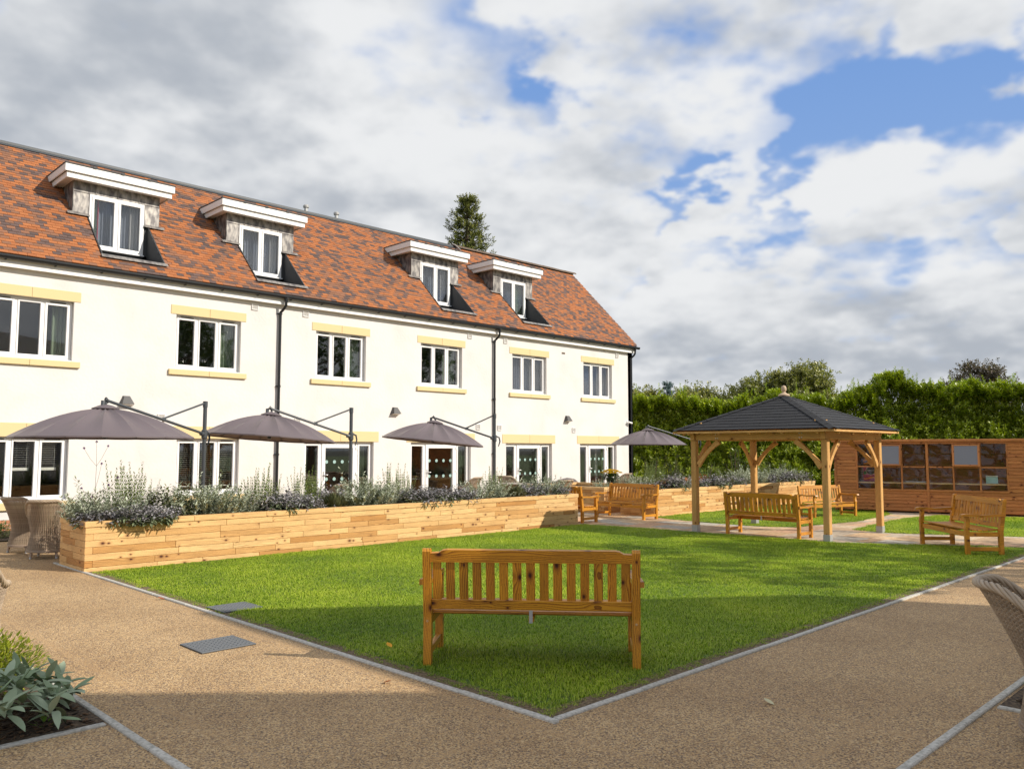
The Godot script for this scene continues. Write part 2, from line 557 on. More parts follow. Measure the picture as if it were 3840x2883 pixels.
func sky_at(az: float, el: float) -> Color:
	var a := deg_to_rad(az)
	var e := deg_to_rad(el)
	var d := Vector3(sin(a) * cos(e), sin(e), -cos(a) * cos(e))
	var k := 1.0 / (maxf(d.y, 0.0) + 0.3)
	var px := d.x * k * 10.0
	var py := d.z * k * 10.0
	var n1 := sky_a.get_noise_3d(px, py, d.y * 8.0)
	var n2 := sky_b.get_noise_3d(px, py, d.y * 12.0)
	var n3 := sky_b.get_noise_3d(px + 0.35, py - 0.1, d.y * 12.0 + 0.6)
	var n4 := sky_b.get_noise_3d(px * 3.1 + 7.0, py * 3.1, d.y * 40.0)
	var wa := az + 5.5 * n2 + 5.0 * n1 + 1.6 * n4
	var we := el + 2.6 * n3 - 2.6 * sky_a.get_noise_3d(py, px, d.y * 9.0) + 0.8 * n4
	var cov := 0.6 + 0.5 * n1 + 0.5 * n2 + 0.22 * n4 + spread(banks, wa, we)
	var alpha := smoothstep(-0.22, 0.62, cov)
	var puff := (n3 - n2) * 0.34 + 0.1 * n4
	var thick := clampf(0.34 + 0.46 * sky_c.get_noise_3d(px + 2.0, py - 4.0, d.y * 10.0) + puff + 0.12 * (cov - 0.6) + spread(shades, az + 3.0 * n2, el + 1.2 * n3), 0.0, 1.0)
	var white := Color(0.68, 0.69, 0.7)
	var grey := Color(0.36, 0.39, 0.435)
	var cl := white.lerp(grey, smoothstep(0.05, 0.95, thick))
	var blue := Color(0.14, 0.27, 0.56).lerp(Color(0.28, 0.41, 0.64), clampf(1.0 - el / 28.0, 0.0, 1.0))
	blue = blue.lerp(Color(0.06, 0.15, 0.42), clampf((el - 30.0) / 60.0, 0.0, 1.0))
	return blue.lerp(cl, alpha)

func make_sky() -> ImageTexture:
	sky_a = noise(101, 0.13, 5)
	sky_b = noise(102, 0.5, 5)
	sky_c = noise(103, 0.15, 5)
	var w := 768
	var h := 384
	var low := Image.create_empty(w, h, false, Image.FORMAT_RGBF)
	for y in h:
		var el := 90.0 - 180.0 * (y + 0.5) / h
		for x in w:
			if el < -1.0:
				low.set_pixel(x, y, Color(0.2, 0.2, 0.17))
			else:
				low.set_pixel(x, y, sky_at(wrapf(360.0 * (x + 0.5) / w, -180.0, 180.0), maxf(el, 0.0)))
	# the half of the sky over the house once more, finer
	var W := 3072
	var H := 1536
	low.resize(W, H, Image.INTERPOLATE_CUBIC)
	var x0 := int(6.0 / 360.0 * W)
	var x1 := int(84.0 / 360.0 * W)
	var y0 := int((90.0 - 33.0) / 180.0 * H)
	var y1 := int((90.0 - 1.0) / 180.0 * H)
	for y in range(y0, y1):
		var el := 90.0 - 180.0 * (y + 0.5) / H
		for x in range(x0, x1):
			low.set_pixel(x, y, sky_at(360.0 * (x + 0.5) / W, el))
	return ImageTexture.create_from_image(low)

func make_view() -> void:
	var cam := Camera3D.new()
	cam.name = "camera"
	cam.position = Vector3(0, 1.6, 0)
	cam.rotation_degrees = Vector3(4.62, -44.8, 0)
	cam.fov = 50.44
	cam.near = 0.05
	cam.far = 600
	add_child(cam)
	cam.current = true
	var sm := PanoramaSkyMaterial.new()
	sm.panorama = make_sky()
	var env := Environment.new()
	env.background_mode = Environment.BG_SKY
	env.sky = Sky.new()
	env.sky.sky_material = sm
	env.tonemap_mode = Environment.TONE_MAPPER_LINEAR
	env.tonemap_exposure = 1.24
	env.sdfgi_enabled = true
	env.ssao_enabled = true
	env.ssil_enabled = true
	var we := WorldEnvironment.new()
	we.name = "environment"
	we.environment = env
	add_child(we)
	var sun := DirectionalLight3D.new()
	sun.name = "sun"
	sun.light_energy = 1.35
	sun.light_color = Color(1.0, 0.965, 0.91)
	sun.light_angular_distance = 0.5
	sun.shadow_enabled = true
	add_child(sun)
	sun.look_at_from_position(Vector3(0.46, 0.64, 0.89) * 50.0, Vector3.ZERO)

# ------------------------------------------------------------------ ground
var lawn_front := PackedVector2Array([Vector2(3.72, -3.42), Vector2(15.6, -3.42), Vector2(15.3, -4.3), Vector2(14.65, -5.2), Vector2(14.12, -6.1), Vector2(14.06, -7.0), Vector2(14.0, -8.4), Vector2(13.9, -9.6), Vector2(13.78, -10.6), Vector2(13.62, -11.64), Vector2(3.72, -11.64)])
var lawn_back := PackedVector2Array([Vector2(16.38, -11.62), Vector2(16.15, -11.0), Vector2(15.95, -9.6), Vector2(15.95, -8.7), Vector2(16.3, -8.0), Vector2(16.95, -7.97), Vector2(18.6, -7.7), Vector2(21.2, -7.95), Vector2(22.1, -8.4), Vector2(22.1, -9.6), Vector2(26, -11.62)])
var lawn_right := PackedVector2Array([Vector2(16.62, -6.95), Vector2(16.5, -6.2), Vector2(16.7, -5.7), Vector2(17.4, -4.4), Vector2(18.3, -2.4), Vector2(23.4, -2.4), Vector2(22.4, -5.4), Vector2(21.7, -7.0), Vector2(20.4, -7.25), Vector2(18.2, -7.15)])

func flat_poly(p: PackedVector2Array, y: float, s: Shape, sc := 1.0) -> void:
	var ix := Geometry2D.triangulate_polygon(p)
	for k in range(0, ix.size(), 3):
		var a := p[ix[k]]; var b := p[ix[k + 1]]; var d := p[ix[k + 2]]
		if (b - a).cross(d - a) > 0:
			var w := b
			b = d
			d = w
		s.tri(Vector3(a.x, y, a.y), Vector3(b.x, y, b.y), Vector3(d.x, y, d.y), a * sc, b * sc, d * sc)

func sheet(rects: Array, y: float, sc: float) -> ArrayMesh:
	var v := PackedVector3Array(); var n := PackedVector3Array(); var t := PackedVector2Array(); var t2 := PackedVector2Array(); var ix := PackedInt32Array()
	for r in rects:
		var k := v.size()
		for q in [[r[0], r[1]], [r[2], r[1]], [r[2], r[3]], [r[0], r[3]]]:
			v.append(Vector3(q[0], y, q[1])); n.append(Vector3.UP)
			t.append(Vector2(q[0], q[1]) * sc); t2.append(Vector2(q[0], q[1]) * 0.12)
		ix.append_array([k, k + 1, k + 2, k, k + 2, k + 3])
	var a := []
	a.resize(Mesh.ARRAY_MAX)
	a[Mesh.ARRAY_VERTEX] = v; a[Mesh.ARRAY_NORMAL] = n; a[Mesh.ARRAY_TEX_UV] = t; a[Mesh.ARRAY_TEX_UV2] = t2; a[Mesh.ARRAY_INDEX] = ix
	var m := ArrayMesh.new()
	m.add_surface_from_arrays(Mesh.PRIMITIVE_TRIANGLES, a)
	return m

func make_ground() -> void:
	struct("ground", sheet([[-220, -260, 320, 160]], -0.06, 0.3), mat.turf_base, "open ground running out beyond the garden hedge")
	struct("path", sheet([[-12, -16.6, 3.66, 14], [3.66, -3.36, 34, 14], [3.66, -18.6, 13.4, -12.7], [13.4, -18.6, 26, -14.6]], 0.0, 0.72), mat.gravel, "tan resin-bound gravel path round the lawn")
	var s := Shape.new()
	flat_poly(PackedVector2Array([Vector2(13.4, -3.36), Vector2(13.4, -14.6), Vector2(26.5, -14.6), Vector2(26.5, -2.0), Vector2(15, -2.0)]), -0.012, s)
	struct("patio_bed", s.mesh(), mat.mortar, "mortar bed between the sandstone slabs")
	# slabs laid in random courses, trimmed where the lawns begin
	var patio := Node3D.new()
	patio.name = "patio"
	add_child(patio)
	patio.set_meta("kind", "structure")
	patio.set_meta("label", "buff sandstone slab patio under the pavilion and out to the shed")
	var tones := [Color(0.66, 0.46, 0.26), Color(0.6, 0.47, 0.31), Color(0.7, 0.51, 0.31), Color(0.53, 0.37, 0.22), Color(0.5, 0.46, 0.38), Color(0.64, 0.4, 0.24), Color(0.58, 0.48, 0.36)]
	var z := -14.2
	var row := 0
	while z < -2.1:
		var dz: float = [0.56, 0.56, 0.84, 0.56, 0.28][row % 5]
		var x: float = 13.45 + [0.0, 0.3, 0.12][row % 3]
		while x < 22.6:
			var dx: float = [0.56, 0.84, 0.56, 0.7, 0.42][rng.randi_range(0, 4)]
			var g := 0.006
			var poly := PackedVector2Array([Vector2(x + g, z + g), Vector2(x + dx - g, z + g), Vector2(x + dx - g, z + dz - g), Vector2(x + g, z + dz - g)])
			var bits := [poly]
			for lw in [lawn_front, lawn_back, lawn_right]:
				var next := []
				for b in bits:
					for q in Geometry2D.clip_polygons(b, lw):
						if not Geometry2D.is_polygon_clockwise(q):
							next.append(q)
				bits = next
			for b in bits:
				if b.size() < 3:
					continue
				if z + dz * 0.5 > -3.4 and x < 15.5:
					continue
				var sh := Shape.new()
				var c: Color = tones[rng.randi_range(0, 6)]
				c = c * rf(0.85, 1.12)
				c.a = 1.0
				sh.col = c
				sh.prism(b, 0.0, 0.03, Transform3D(Basis(Vector3.RIGHT, Vector3.BACK, Vector3.DOWN), Vector3(0, rf(0.0, 0.003), 0)))
				part("slab", sh.mesh(), mat.sandstone, patio)
			x += dx
		z += dz
		row += 1
	# lawns: soil sheet, then grass
	s = Shape.new()
	for lw in [lawn_front, lawn_back, lawn_right]:
		flat_poly(lw, 0.004, s)
	struct("lawn_soil", s.mesh(), mat.turf_base, "soil that the lawn grows on")
	s = Shape.new()
	flat_poly(PackedVector2Array([Vector2(-2, -5.22), Vector2(1.79, -5.22), Vector2(1.79, -7.6), Vector2(-2, -7.6)]), 0.006, s)
	flat_poly(PackedVector2Array([Vector2(5.86, -1.58), Vector2(9.5, -1.58), Vector2(9.5, 1.2), Vector2(5.86, 1.2)]), 0.006, s)
	flat_poly(PackedVector2Array([Vector2(-3, -16.6), Vector2(5.3, -16.6), Vector2(5.3, -18.6), Vector2(-3, -18.6)]), 0.02, s)
	var dry := Shape.new()
	flat_poly(PackedVector2Array([Vector2(3.7, -3.4), Vector2(15.4, -3.4), Vector2(15.4, -3.52), Vector2(3.82, -3.52), Vector2(3.82, -11.64), Vector2(3.7, -11.64)]), 0.0085, dry)
	struct("lawn_edge", dry.mesh(), mat.dry_soil, "bare dry soil between the kerbs and the lawn")
	struct("bed_soil", s.mesh(), mat.soil, "dark mulched soil of the planting beds")

func inside(x: float, z: float, p: PackedVector2Array) -> bool:
	return Geometry2D.is_point_in_polygon(Vector2(x, z), p)

func grass_tuft(seed_: int, blades: int, ht: float, spread_: float) -> ArrayMesh:
	var r := RandomNumberGenerator.new()
	r.seed = seed_
	var s := Shape.new()
	for k in blades:
		var a := r.randf() * TAU
		var q := sqrt(r.randf()) * spread_
		var p := Vector3(cos(a) * q, 0, sin(a) * q)
		var b := r.randf() * TAU
		var lean := r.randf_range(0.1, 0.95)
		var d := Vector3(cos(b) * lean, 1.0, sin(b) * lean).normalized()
		var h := ht * r.randf_range(0.55, 1.15)
		var w := r.randf_range(0.0014, 0.0026)
		var side := Vector3(-sin(b), 0, cos(b)) * w
		var g := r.randf()
		s.col = Color(0.22, 0.33, 0.025).lerp(Color(0.5, 0.58, 0.075), g)
		if r.randf() < 0.05:
			s.col = Color(0.33, 0.3, 0.12)
		var m := p + d * h * 0.55
		var e := p + d * h - Vector3(0, h * 0.12 * lean, 0) + Vector3(cos(b), 0, sin(b)) * h * 0.2 * lean
		var nn := Vector3(cos(b) * -0.5, 1.0, sin(b) * -0.5).normalized()
		var j := s.v.size()
		s.pt(p - side, nn, Vector2.ZERO); s.pt(p + side, nn, Vector2.ZERO); s.pt(m + side * 0.8, nn, Vector2.ZERO); s.pt(m - side * 0.8, nn, Vector2.ZERO); s.pt(e, nn, Vector2.ZERO)
		s.i.append_array([j, j + 2, j + 1, j, j + 3, j + 2, j + 3, j + 4, j + 2])
	return s.mesh()

func make_grass() -> void:
	var patch := noise(61, 0.5, 3)
	var edge := noise(62, 3.0, 2)
	var lists := [[], [], []]
	var tints := [[], [], []]
	for lw in [lawn_front, lawn_back, lawn_right]:
		var lo := Vector2(99, 99)
		var hi := Vector2(-99, -99)
		for p in lw:
			lo = lo.min(p); hi = hi.max(p)
		var near: bool = lw == lawn_front
		var step := 0.046 if near else 0.085
		var x := lo.x
		while x < hi.x:
			var z := lo.y
			while z < hi.y:
				var px := x + rf(-0.5, 0.5) * step
				var pz := z + rf(-0.5, 0.5) * step
				z += step * (1.0 if not near or px * 0.7 - pz * 0.7 < 9.0 else 1.5)
				if not inside(px, pz, lw):
					continue
				# thin and brown along the kerbs
				var ed := 9.0
				if near:
					ed = minf(minf(px - 3.72, -3.42 - pz), pz + 11.64)
					if ed < 0.12 and ed + 0.1 * edge.get_noise_2d(px * 2.0, pz * 2.0) < rf(-0.02, 0.05):
						continue
					if px > 3.76 and px < 4.14 and pz > -8.17 and pz < -7.8:
						continue
				var v := patch.get_noise_2d(px, pz)
				var k := rng.randi_range(0, 2)
				var sc := rf(0.8, 1.2) * (1.0 + 0.25 * v) * (0.75 if ed < 0.14 else 1.0)
				var w := sc * (1.0 if near else 1.7)
				lists[k].append(Transform3D(Basis(Vector3.UP, rng.randf() * TAU).scaled(Vector3(w, sc, w)), Vector3(px, 0.003, pz)))
				var b := 1.0 + 0.35 * v + rf(-0.12, 0.12)
				tints[k].append(Color(b * (1.0 + 0.15 * v), b, b * 0.9))
			x += step
	var lawn := Node3D.new()
	lawn.name = "grass"
	add_child(lawn)
	lawn.set_meta("kind", "stuff")
	lawn.set_meta("label", "bright green mown grass of the lawns")
	lawn.set_meta("category", "grass")
	for k in 3:
		multi("grass_blades", grass_tuft(70 + k, 36, 0.031, 0.045), mat.grass, lists[k], tints[k], lawn)

func kerb_run(o: Node3D, a: Vector3, b: Vector3, ln: float, w: float) -> void:
	var l := a.distance_to(b)
	var d := (b - a) / l
	var x := 0.0
	while x < l - 0.05:
		var e := minf(x + ln, l)
		var s := Shape.new()
		var t := rf(0.85, 1.1)
		s.col = Color(t, t, t * 0.99)
		s.beam(a + d * (x + 0.003), a + d * (e - 0.003) + Vector3(0, 0.0, 0), w, 0.12, 0.006)
		part("kerb_stone", s.mesh(), mat.kerb, o, Transform3D(Basis(), Vector3(0, rf(-0.002, 0.002), 0)))
		x = e

func make_kerbs() -> void:
	for r in [["kerb", "pale concrete edging between the left path and the lawn", Vector3(3.675, -0.045, -3.32), Vector3(3.675, -0.045, -12.95)],
			["kerb", "pale concrete edging between the right path and the lawn", Vector3(3.71, -0.045, -3.37), Vector3(16.2, -0.045, -3.37)],
			["kerb", "concrete edging along the near left path beside the silver leaf bed", Vector3(1.815, -0.045, 0.6), Vector3(1.815, -0.045, -7.6)],
			["kerb", "concrete edging across the front of the silver leaf bed", Vector3(1.78, -0.045, -5.17), Vector3(-2, -0.045, -5.17)],
			["kerb", "concrete edging along the near right path", Vector3(1.0, -0.045, -1.625), Vector3(10, -0.045, -1.625)],
			["kerb", "concrete edging across the small bed at the lower right", Vector3(5.84, -0.045, -1.58), Vector3(5.84, -0.045, 1.2)]]:
		var o := Node3D.new()
		o.name = numbered(r[0])
		add_child(o)
		o.set_meta("kind", "structure")
		o.set_meta("label", r[1])
		kerb_run(o, r[2], r[3], 0.86, 0.047)

func make_grate(label: String, at: Vector3, turn: float, w: float, d: float, nx: int, nz: int) -> void:
	var o := thing("drain_cover", label, "drain cover", at, turn)
	var s := Shape.new()
	s.box(Vector3(-w / 2, 0.001, -d / 2), Vector3(w / 2, 0.003, d / 2))
	part("pit", s.mesh(), mat.black_plastic, o)
	s = Shape.new()
	for e in [-1, 1]:
		s.box(Vector3(-w / 2, 0.003, e * (d / 2 - 0.006) - 0.006), Vector3(w / 2, 0.012, e * (d / 2 - 0.006) + 0.006), 0.002)
		s.box(Vector3(e * (w / 2 - 0.006) - 0.006, 0.0032, -d / 2 + 0.013), Vector3(e * (w / 2 - 0.006) + 0.006, 0.0118, d / 2 - 0.013), 0.002)
	part("frame", s.mesh(), mat.dark_grate, o)
	for k in nz:
		s = Shape.new()
		var z := -d / 2 + d * (k + 0.5) / nz
		s.bar(Vector3(w - 0.026, 0.008, d / nz * 0.55), Transform3D(Basis(), Vector3(0, 0.0075, z)), 0.002)
		part("bar", s.mesh(), mat.dark_grate, o)
	for k in nx:
		s = Shape.new()
		var x := -w / 2 + w * (k + 0.5) / nx
		s.bar(Vector3(w / nx * 0.5, 0.007, d - 0.026), Transform3D(Basis(), Vector3(x, 0.0072, 0)), 0.001)
		part("cross_bar", s.mesh(), mat.dark_grate, o)

func make_litter() -> void:
	var leaf := Shape.new()
	leaf.leaf(Vector3(-0.035, 0, 0), Vector3.RIGHT, Vector3.UP, 0.07, 0.045, -0.3, 3)
	var lm := leaf.mesh()
	for q in [[3.62, -9.0, Color(0.6, 0.14, 0.03), "orange fallen leaf on the path by the far left kerb", 0.006], [3.95, -5.35, Color(0.75, 0.38, 0.04), "yellow fallen leaf in the grass left of the near bench", 0.06], [5.75, -4.35, Color(0.5, 0.28, 0.12), "brown fallen leaf in the shaded grass right of the near bench", 0.05], [6.4, -7.9, Color(0.55, 0.2, 0.06), "small orange fallen leaf in the sunlit lawn behind the bench", 0.05], [3.45, -4.7, Color(0.45, 0.16, 0.06), "russet fallen leaf beside the kerb left of the lawn corner", 0.005], [4.9, -2.62, Color(0.6, 0.55, 0.35), "dry pale leaf on the right path near the lawn corner", 0.004]]:
		var s := Shape.new()
		s.col = q[2]
		s.leaf(Vector3(-0.035, 0, 0), Vector3.RIGHT, Vector3.UP, 0.075, 0.045, -0.35, 3)
		tag(part("fallen_leaf", s.mesh(), mat.dull_leaf, self, Transform3D(Basis(Vector3.UP, rng.randf() * TAU), Vector3(q[0], q[4], q[1]))), q[3], "leaf")
	# bark chips of the beds
	var chips := []
	var cols := []
	for k in 900:
		var left := k < 560
		var p := Vector3(rf(0.4, 1.75), 0.012, rf(-5.95, -5.24)) if left else Vector3(rf(5.9, 7.4), 0.012, rf(-1.52, -0.4))
		chips.append(Transform3D(Basis.from_euler(Vector3(rf(-0.5, 0.5), rf(0, TAU), rf(-0.5, 0.5))).scaled(Vector3(rf(0.6, 1.8), 1, rf(0.7, 1.5))), p))
		var t := rng.randf()
		cols.append(Color(0.03, 0.02, 0.012).lerp(Color(0.17, 0.09, 0.04), t * t))
	var s := Shape.new()
	s.bar(Vector3(0.03, 0.006, 0.012), Transform3D(), 0.0015)
	var m := multi("bark_chips", s.mesh(), mat.bark, chips, cols, self)
	m.set_meta("label", "dark bark chips strewn over the planting beds")
	m.set_meta("category", "mulch")

# ------------------------------------------------------------------ timber planters
func plank(parent: Node3D, called: String, lo: Vector3, hi: Vector3, tone: float) -> void:
	var s := Shape.new()
	var c := Color(1.06, 1.06, 1.06).lerp(Color(0.68, 0.5, 0.3), tone)
	if tone < 0.1:
		c = Color(1.1, 1.16, 1.35)
	s.col = c
	s.uo = Vector2(rng.randf() * 0.6, rng.randf() * 0.8)
	s.box(lo, hi, 0.004)
	part(called, s.mesh(), mat.pine, parent)

# sleepers stacked in courses round a rectangle; faces named by the sides that are seen
func make_planter(called: String, label: String, x0: float, x1: float, z0: float, z1: float, h: float) -> Node3D:
	var o := thing(called, label, "planter")
	var rows := 7
	var cap := 0.075
	var rh := (h - cap) / (rows - 0.35)
	var th := 0.1
	for r in rows:
		var y0 := (r - 0.35) * rh
		var y1 := y0 + rh - 0.003
		y0 = maxf(y0, -0.02)
		for side in 4:
			var along := side < 2
			var odd := r % 2 == 1
			var a := x0 if along else z1
			var b := x1 if along else z0
			# corners lap alternately
			var lap := th if (odd if along else not odd) else 0.0
			a += lap
			b -= lap
			if lap > 0.0 and not along:
				pass
			var p := a
			while p < b - 0.01:
				var e := minf(p + rf(0.62, 1.25) * (1.0 if along else 0.42), b)
				if b - e < 0.25:
					e = b
				var tone := pow(rng.randf(), 1.5)
				var jut := rf(-0.002, 0.002)
				if side == 0:
					plank(o, "sleeper", Vector3(p + 0.0015, y0, z0 - th + jut), Vector3(e - 0.0015, y1, z0 + jut), tone)
				elif side == 1:
					plank(o, "sleeper", Vector3(p + 0.0015, y0, z1 + jut), Vector3(e - 0.0015, y1, z1 + th + jut), tone)
				elif side == 2:
					plank(o, "sleeper", Vector3(x0 + jut, y0, p + 0.0015), Vector3(x0 + th + jut, y1, e - 0.0015), tone * 0.8 + 0.2)
				else:
					plank(o, "sleeper", Vector3(x1 - th + jut, y0, p + 0.0015), Vector3(x1 + jut, y1, e - 0.0015), tone * 0.8 + 0.2)
				p = e
	for side in 4:
		var along := side < 2
		var a := x0 - 0.012 if along else z1 + 0.135
		var b := x1 + 0.012 if along else z0 - 0.135
		var p := a
		while p < b - 0.01:
			var e := minf(p + rf(0.8, 1.5), b)
			if b - e < 0.3:
				e = b
			var y0 := h - cap
			if side == 0:
				plank(o, "cap_board", Vector3(p + 0.001, y0, z0 - 0.134), Vector3(e - 0.001, h, z0 + 0.012), rng.randf() * 0.3)
			elif side == 1:
				plank(o, "cap_board", Vector3(p + 0.001, y0, z1 - 0.012), Vector3(e - 0.001, h, z1 + 0.134), rng.randf() * 0.3)
			elif side == 2:
				plank(o, "cap_board", Vector3(x0 - 0.012, y0, p + 0.001), Vector3(x0 + 0.134, h, e - 0.001), rng.randf() * 0.3)
			else:
				plank(o, "cap_board", Vector3(x1 - 0.134, y0, p + 0.001), Vector3(x1 + 0.012, h, e - 0.001), rng.randf() * 0.3)
			p = e
	var s := Shape.new()
	s.box(Vector3(x0 + th + 0.002, 0.0, z1 + th + 0.002), Vector3(x1 - th - 0.002, h - 0.09, z0 - th - 0.002))
	part("soil_fill", s.mesh(), mat.soil, o)
	return o

# ------------------------------------------------------------------ plants
var plant_mesh := {}

func leaf_tone(r: RandomNumberGenerator, a: Color, b: Color) -> Color:
	return a.lerp(b, r.randf()) * Color(1, 1, 1)

# silver-leaved, feathery, upright tufts
func silver_plant(seed_: int) -> ArrayMesh:
	var r := RandomNumberGenerator.new()
	r.seed = seed_
	var s := Shape.new()
	for st in 34:
		var a := r.randf() * TAU
		var q := sqrt(r.randf()) * 0.19
		var base := Vector3(cos(a) * q, 0.0, sin(a) * q)
		var lean := Vector3(cos(a) * q * 1.3, 0, sin(a) * q * 1.3)
		var h := r.randf_range(0.3, 0.5) - q * 0.5
		if st == 0:
			h = 0.54
		var n := 44
		for k in n:
			var f := float(k) / n
			var p := base + lean * f + Vector3(0, h * f, 0)
			var b := k * 2.4 + r.randf()
			var d := Vector3(cos(b), r.randf_range(0.15, 1.1), sin(b))
			s.col = leaf_tone(r, Color(0.27, 0.3, 0.2), Color(0.52, 0.55, 0.42))
			var ln := r.randf_range(0.045, 0.085) * (1.15 - 0.55 * f)
			s.leaf(p, d, Vector3.UP, ln, 0.021, r.randf_range(-0.5, 0.7), 1)
	return s.mesh()

# upright rosemary spikes with needles
func spike_plant(seed_: int) -> ArrayMesh:
	var r := RandomNumberGenerator.new()
	r.seed = seed_
	var s := Shape.new()
	for st in 22:
		var a := r.randf() * TAU
		var q := r.randf_range(0.0, 0.11)
		var base := Vector3(cos(a) * q, 0.0, sin(a) * q)
		var lean := Vector3(cos(a) * q * 0.8 + r.randf_range(-0.04, 0.04), 0, sin(a) * q * 0.8)
		var h := r.randf_range(0.36, 0.66)
		if st < 2:
			h = 0.72
		var n := int(h * 95)
		for k in n:
			var f := float(k) / n
			var p := base + lean * f * (0.6 + 0.4 * f) + Vector3(0, h * f, 0)
			var b := k * 2.4 + r.randf() * 0.5
			var d := Vector3(cos(b), r.randf_range(0.5, 1.5), sin(b))
			s.col = leaf_tone(r, Color(0.11, 0.15, 0.045), Color(0.27, 0.32, 0.11))
			s.leaf(p, d, Vector3.UP, r.randf_range(0.028, 0.046) * (1.1 - 0.5 * f), 0.0135, 0.0, 1)
	return s.mesh()

# purple sage: felted oval leaves, purple at the tips of the shoots, grey-green and drooping below
func sage_plant(seed_: int) -> ArrayMesh:
	var r := RandomNumberGenerator.new()
	r.seed = seed_
	var s := Shape.new()
	for st in 64:
		var a := r.randf() * TAU
		var q := sqrt(r.randf()) * 0.22
		var h := r.randf_range(0.12, 0.33) * (1.1 - q * 1.4)
		var base := Vector3(cos(a) * q * 0.6, 0.0, sin(a) * q * 0.6)
		var tip := Vector3(cos(a) * q * 1.35, h, sin(a) * q * 1.35)
		for k in 12:
			var f := 0.35 + 0.65 * float(k) / 11
			var p := base.lerp(tip, f)
			var b := k * 1.57 + r.randf() * 0.6
			var d := Vector3(cos(b), r.randf_range(-0.1, 0.9) if f > 0.7 else r.randf_range(-0.7, 0.3), sin(b))
			if f > 0.7:
				s.col = leaf_tone(r, Color(0.19, 0.175, 0.18), Color(0.36, 0.345, 0.35))
			else:
				s.col = leaf_tone(r, Color(0.13, 0.16, 0.08), Color(0.29, 0.33, 0.2))
			s.leaf(p, d, Vector3.UP, r.randf_range(0.05, 0.095), r.randf_range(0.02, 0.032), r.randf_range(0.1, 0.5), 2)
	return s.mesh()

# small dark rounded leaves on a dense twiggy mound
func dark_plant(seed_: int) -> ArrayMesh:
	var r := RandomNumberGenerator.new()
	r.seed = seed_
	var s := Shape.new()
	for k in 1000:
		var a := r.randf() * TAU
		var e := acos(r.randf_range(-0.2, 1.0))
		var q := r.randf_range(0.55, 1.0)
		var p := Vector3(cos(a) * sin(e) * 0.24 * q, 0.1 + cos(e) * 0.3 * q, sin(a) * sin(e) * 0.24 * q)
		var d := Vector3(cos(a), r.randf_range(-0.3, 1.0), sin(a)) + Vector3(r.randf_range(-0.6, 0.6), 0, r.randf_range(-0.6, 0.6))
		s.col = leaf_tone(r, Color(0.06, 0.075, 0.025), Color(0.17, 0.19, 0.07))
		s.leaf(p, d, Vector3.UP, r.randf_range(0.03, 0.05), 0.02, 0.2, 1)
	return s.mesh()

# lavender without flowers: a close brush of fine olive stems
func brush_plant(seed_: int) -> ArrayMesh:
	var r := RandomNumberGenerator.new()
	r.seed = seed_
	var s := Shape.new()
	for k in 950:
		var a := r.randf() * TAU
		var e := r.randf_range(0.0, 1.25)
		var d := Vector3(cos(a) * sin(e), cos(e), sin(a) * sin(e))
		var f := r.randf_range(0.35, 0.8)
		var p := d * 0.3 * f * Vector3(1, 0.95, 1)
		s.col = leaf_tone(r, Color(0.07, 0.08, 0.03), Color(0.2, 0.21, 0.1))
		s.leaf(p, d + Vector3(0, 0.35, 0), Vector3(cos(a), 0.1, sin(a)), r.randf_range(0.06, 0.11), 0.012, 0.0, 1)
	return s.mesh()

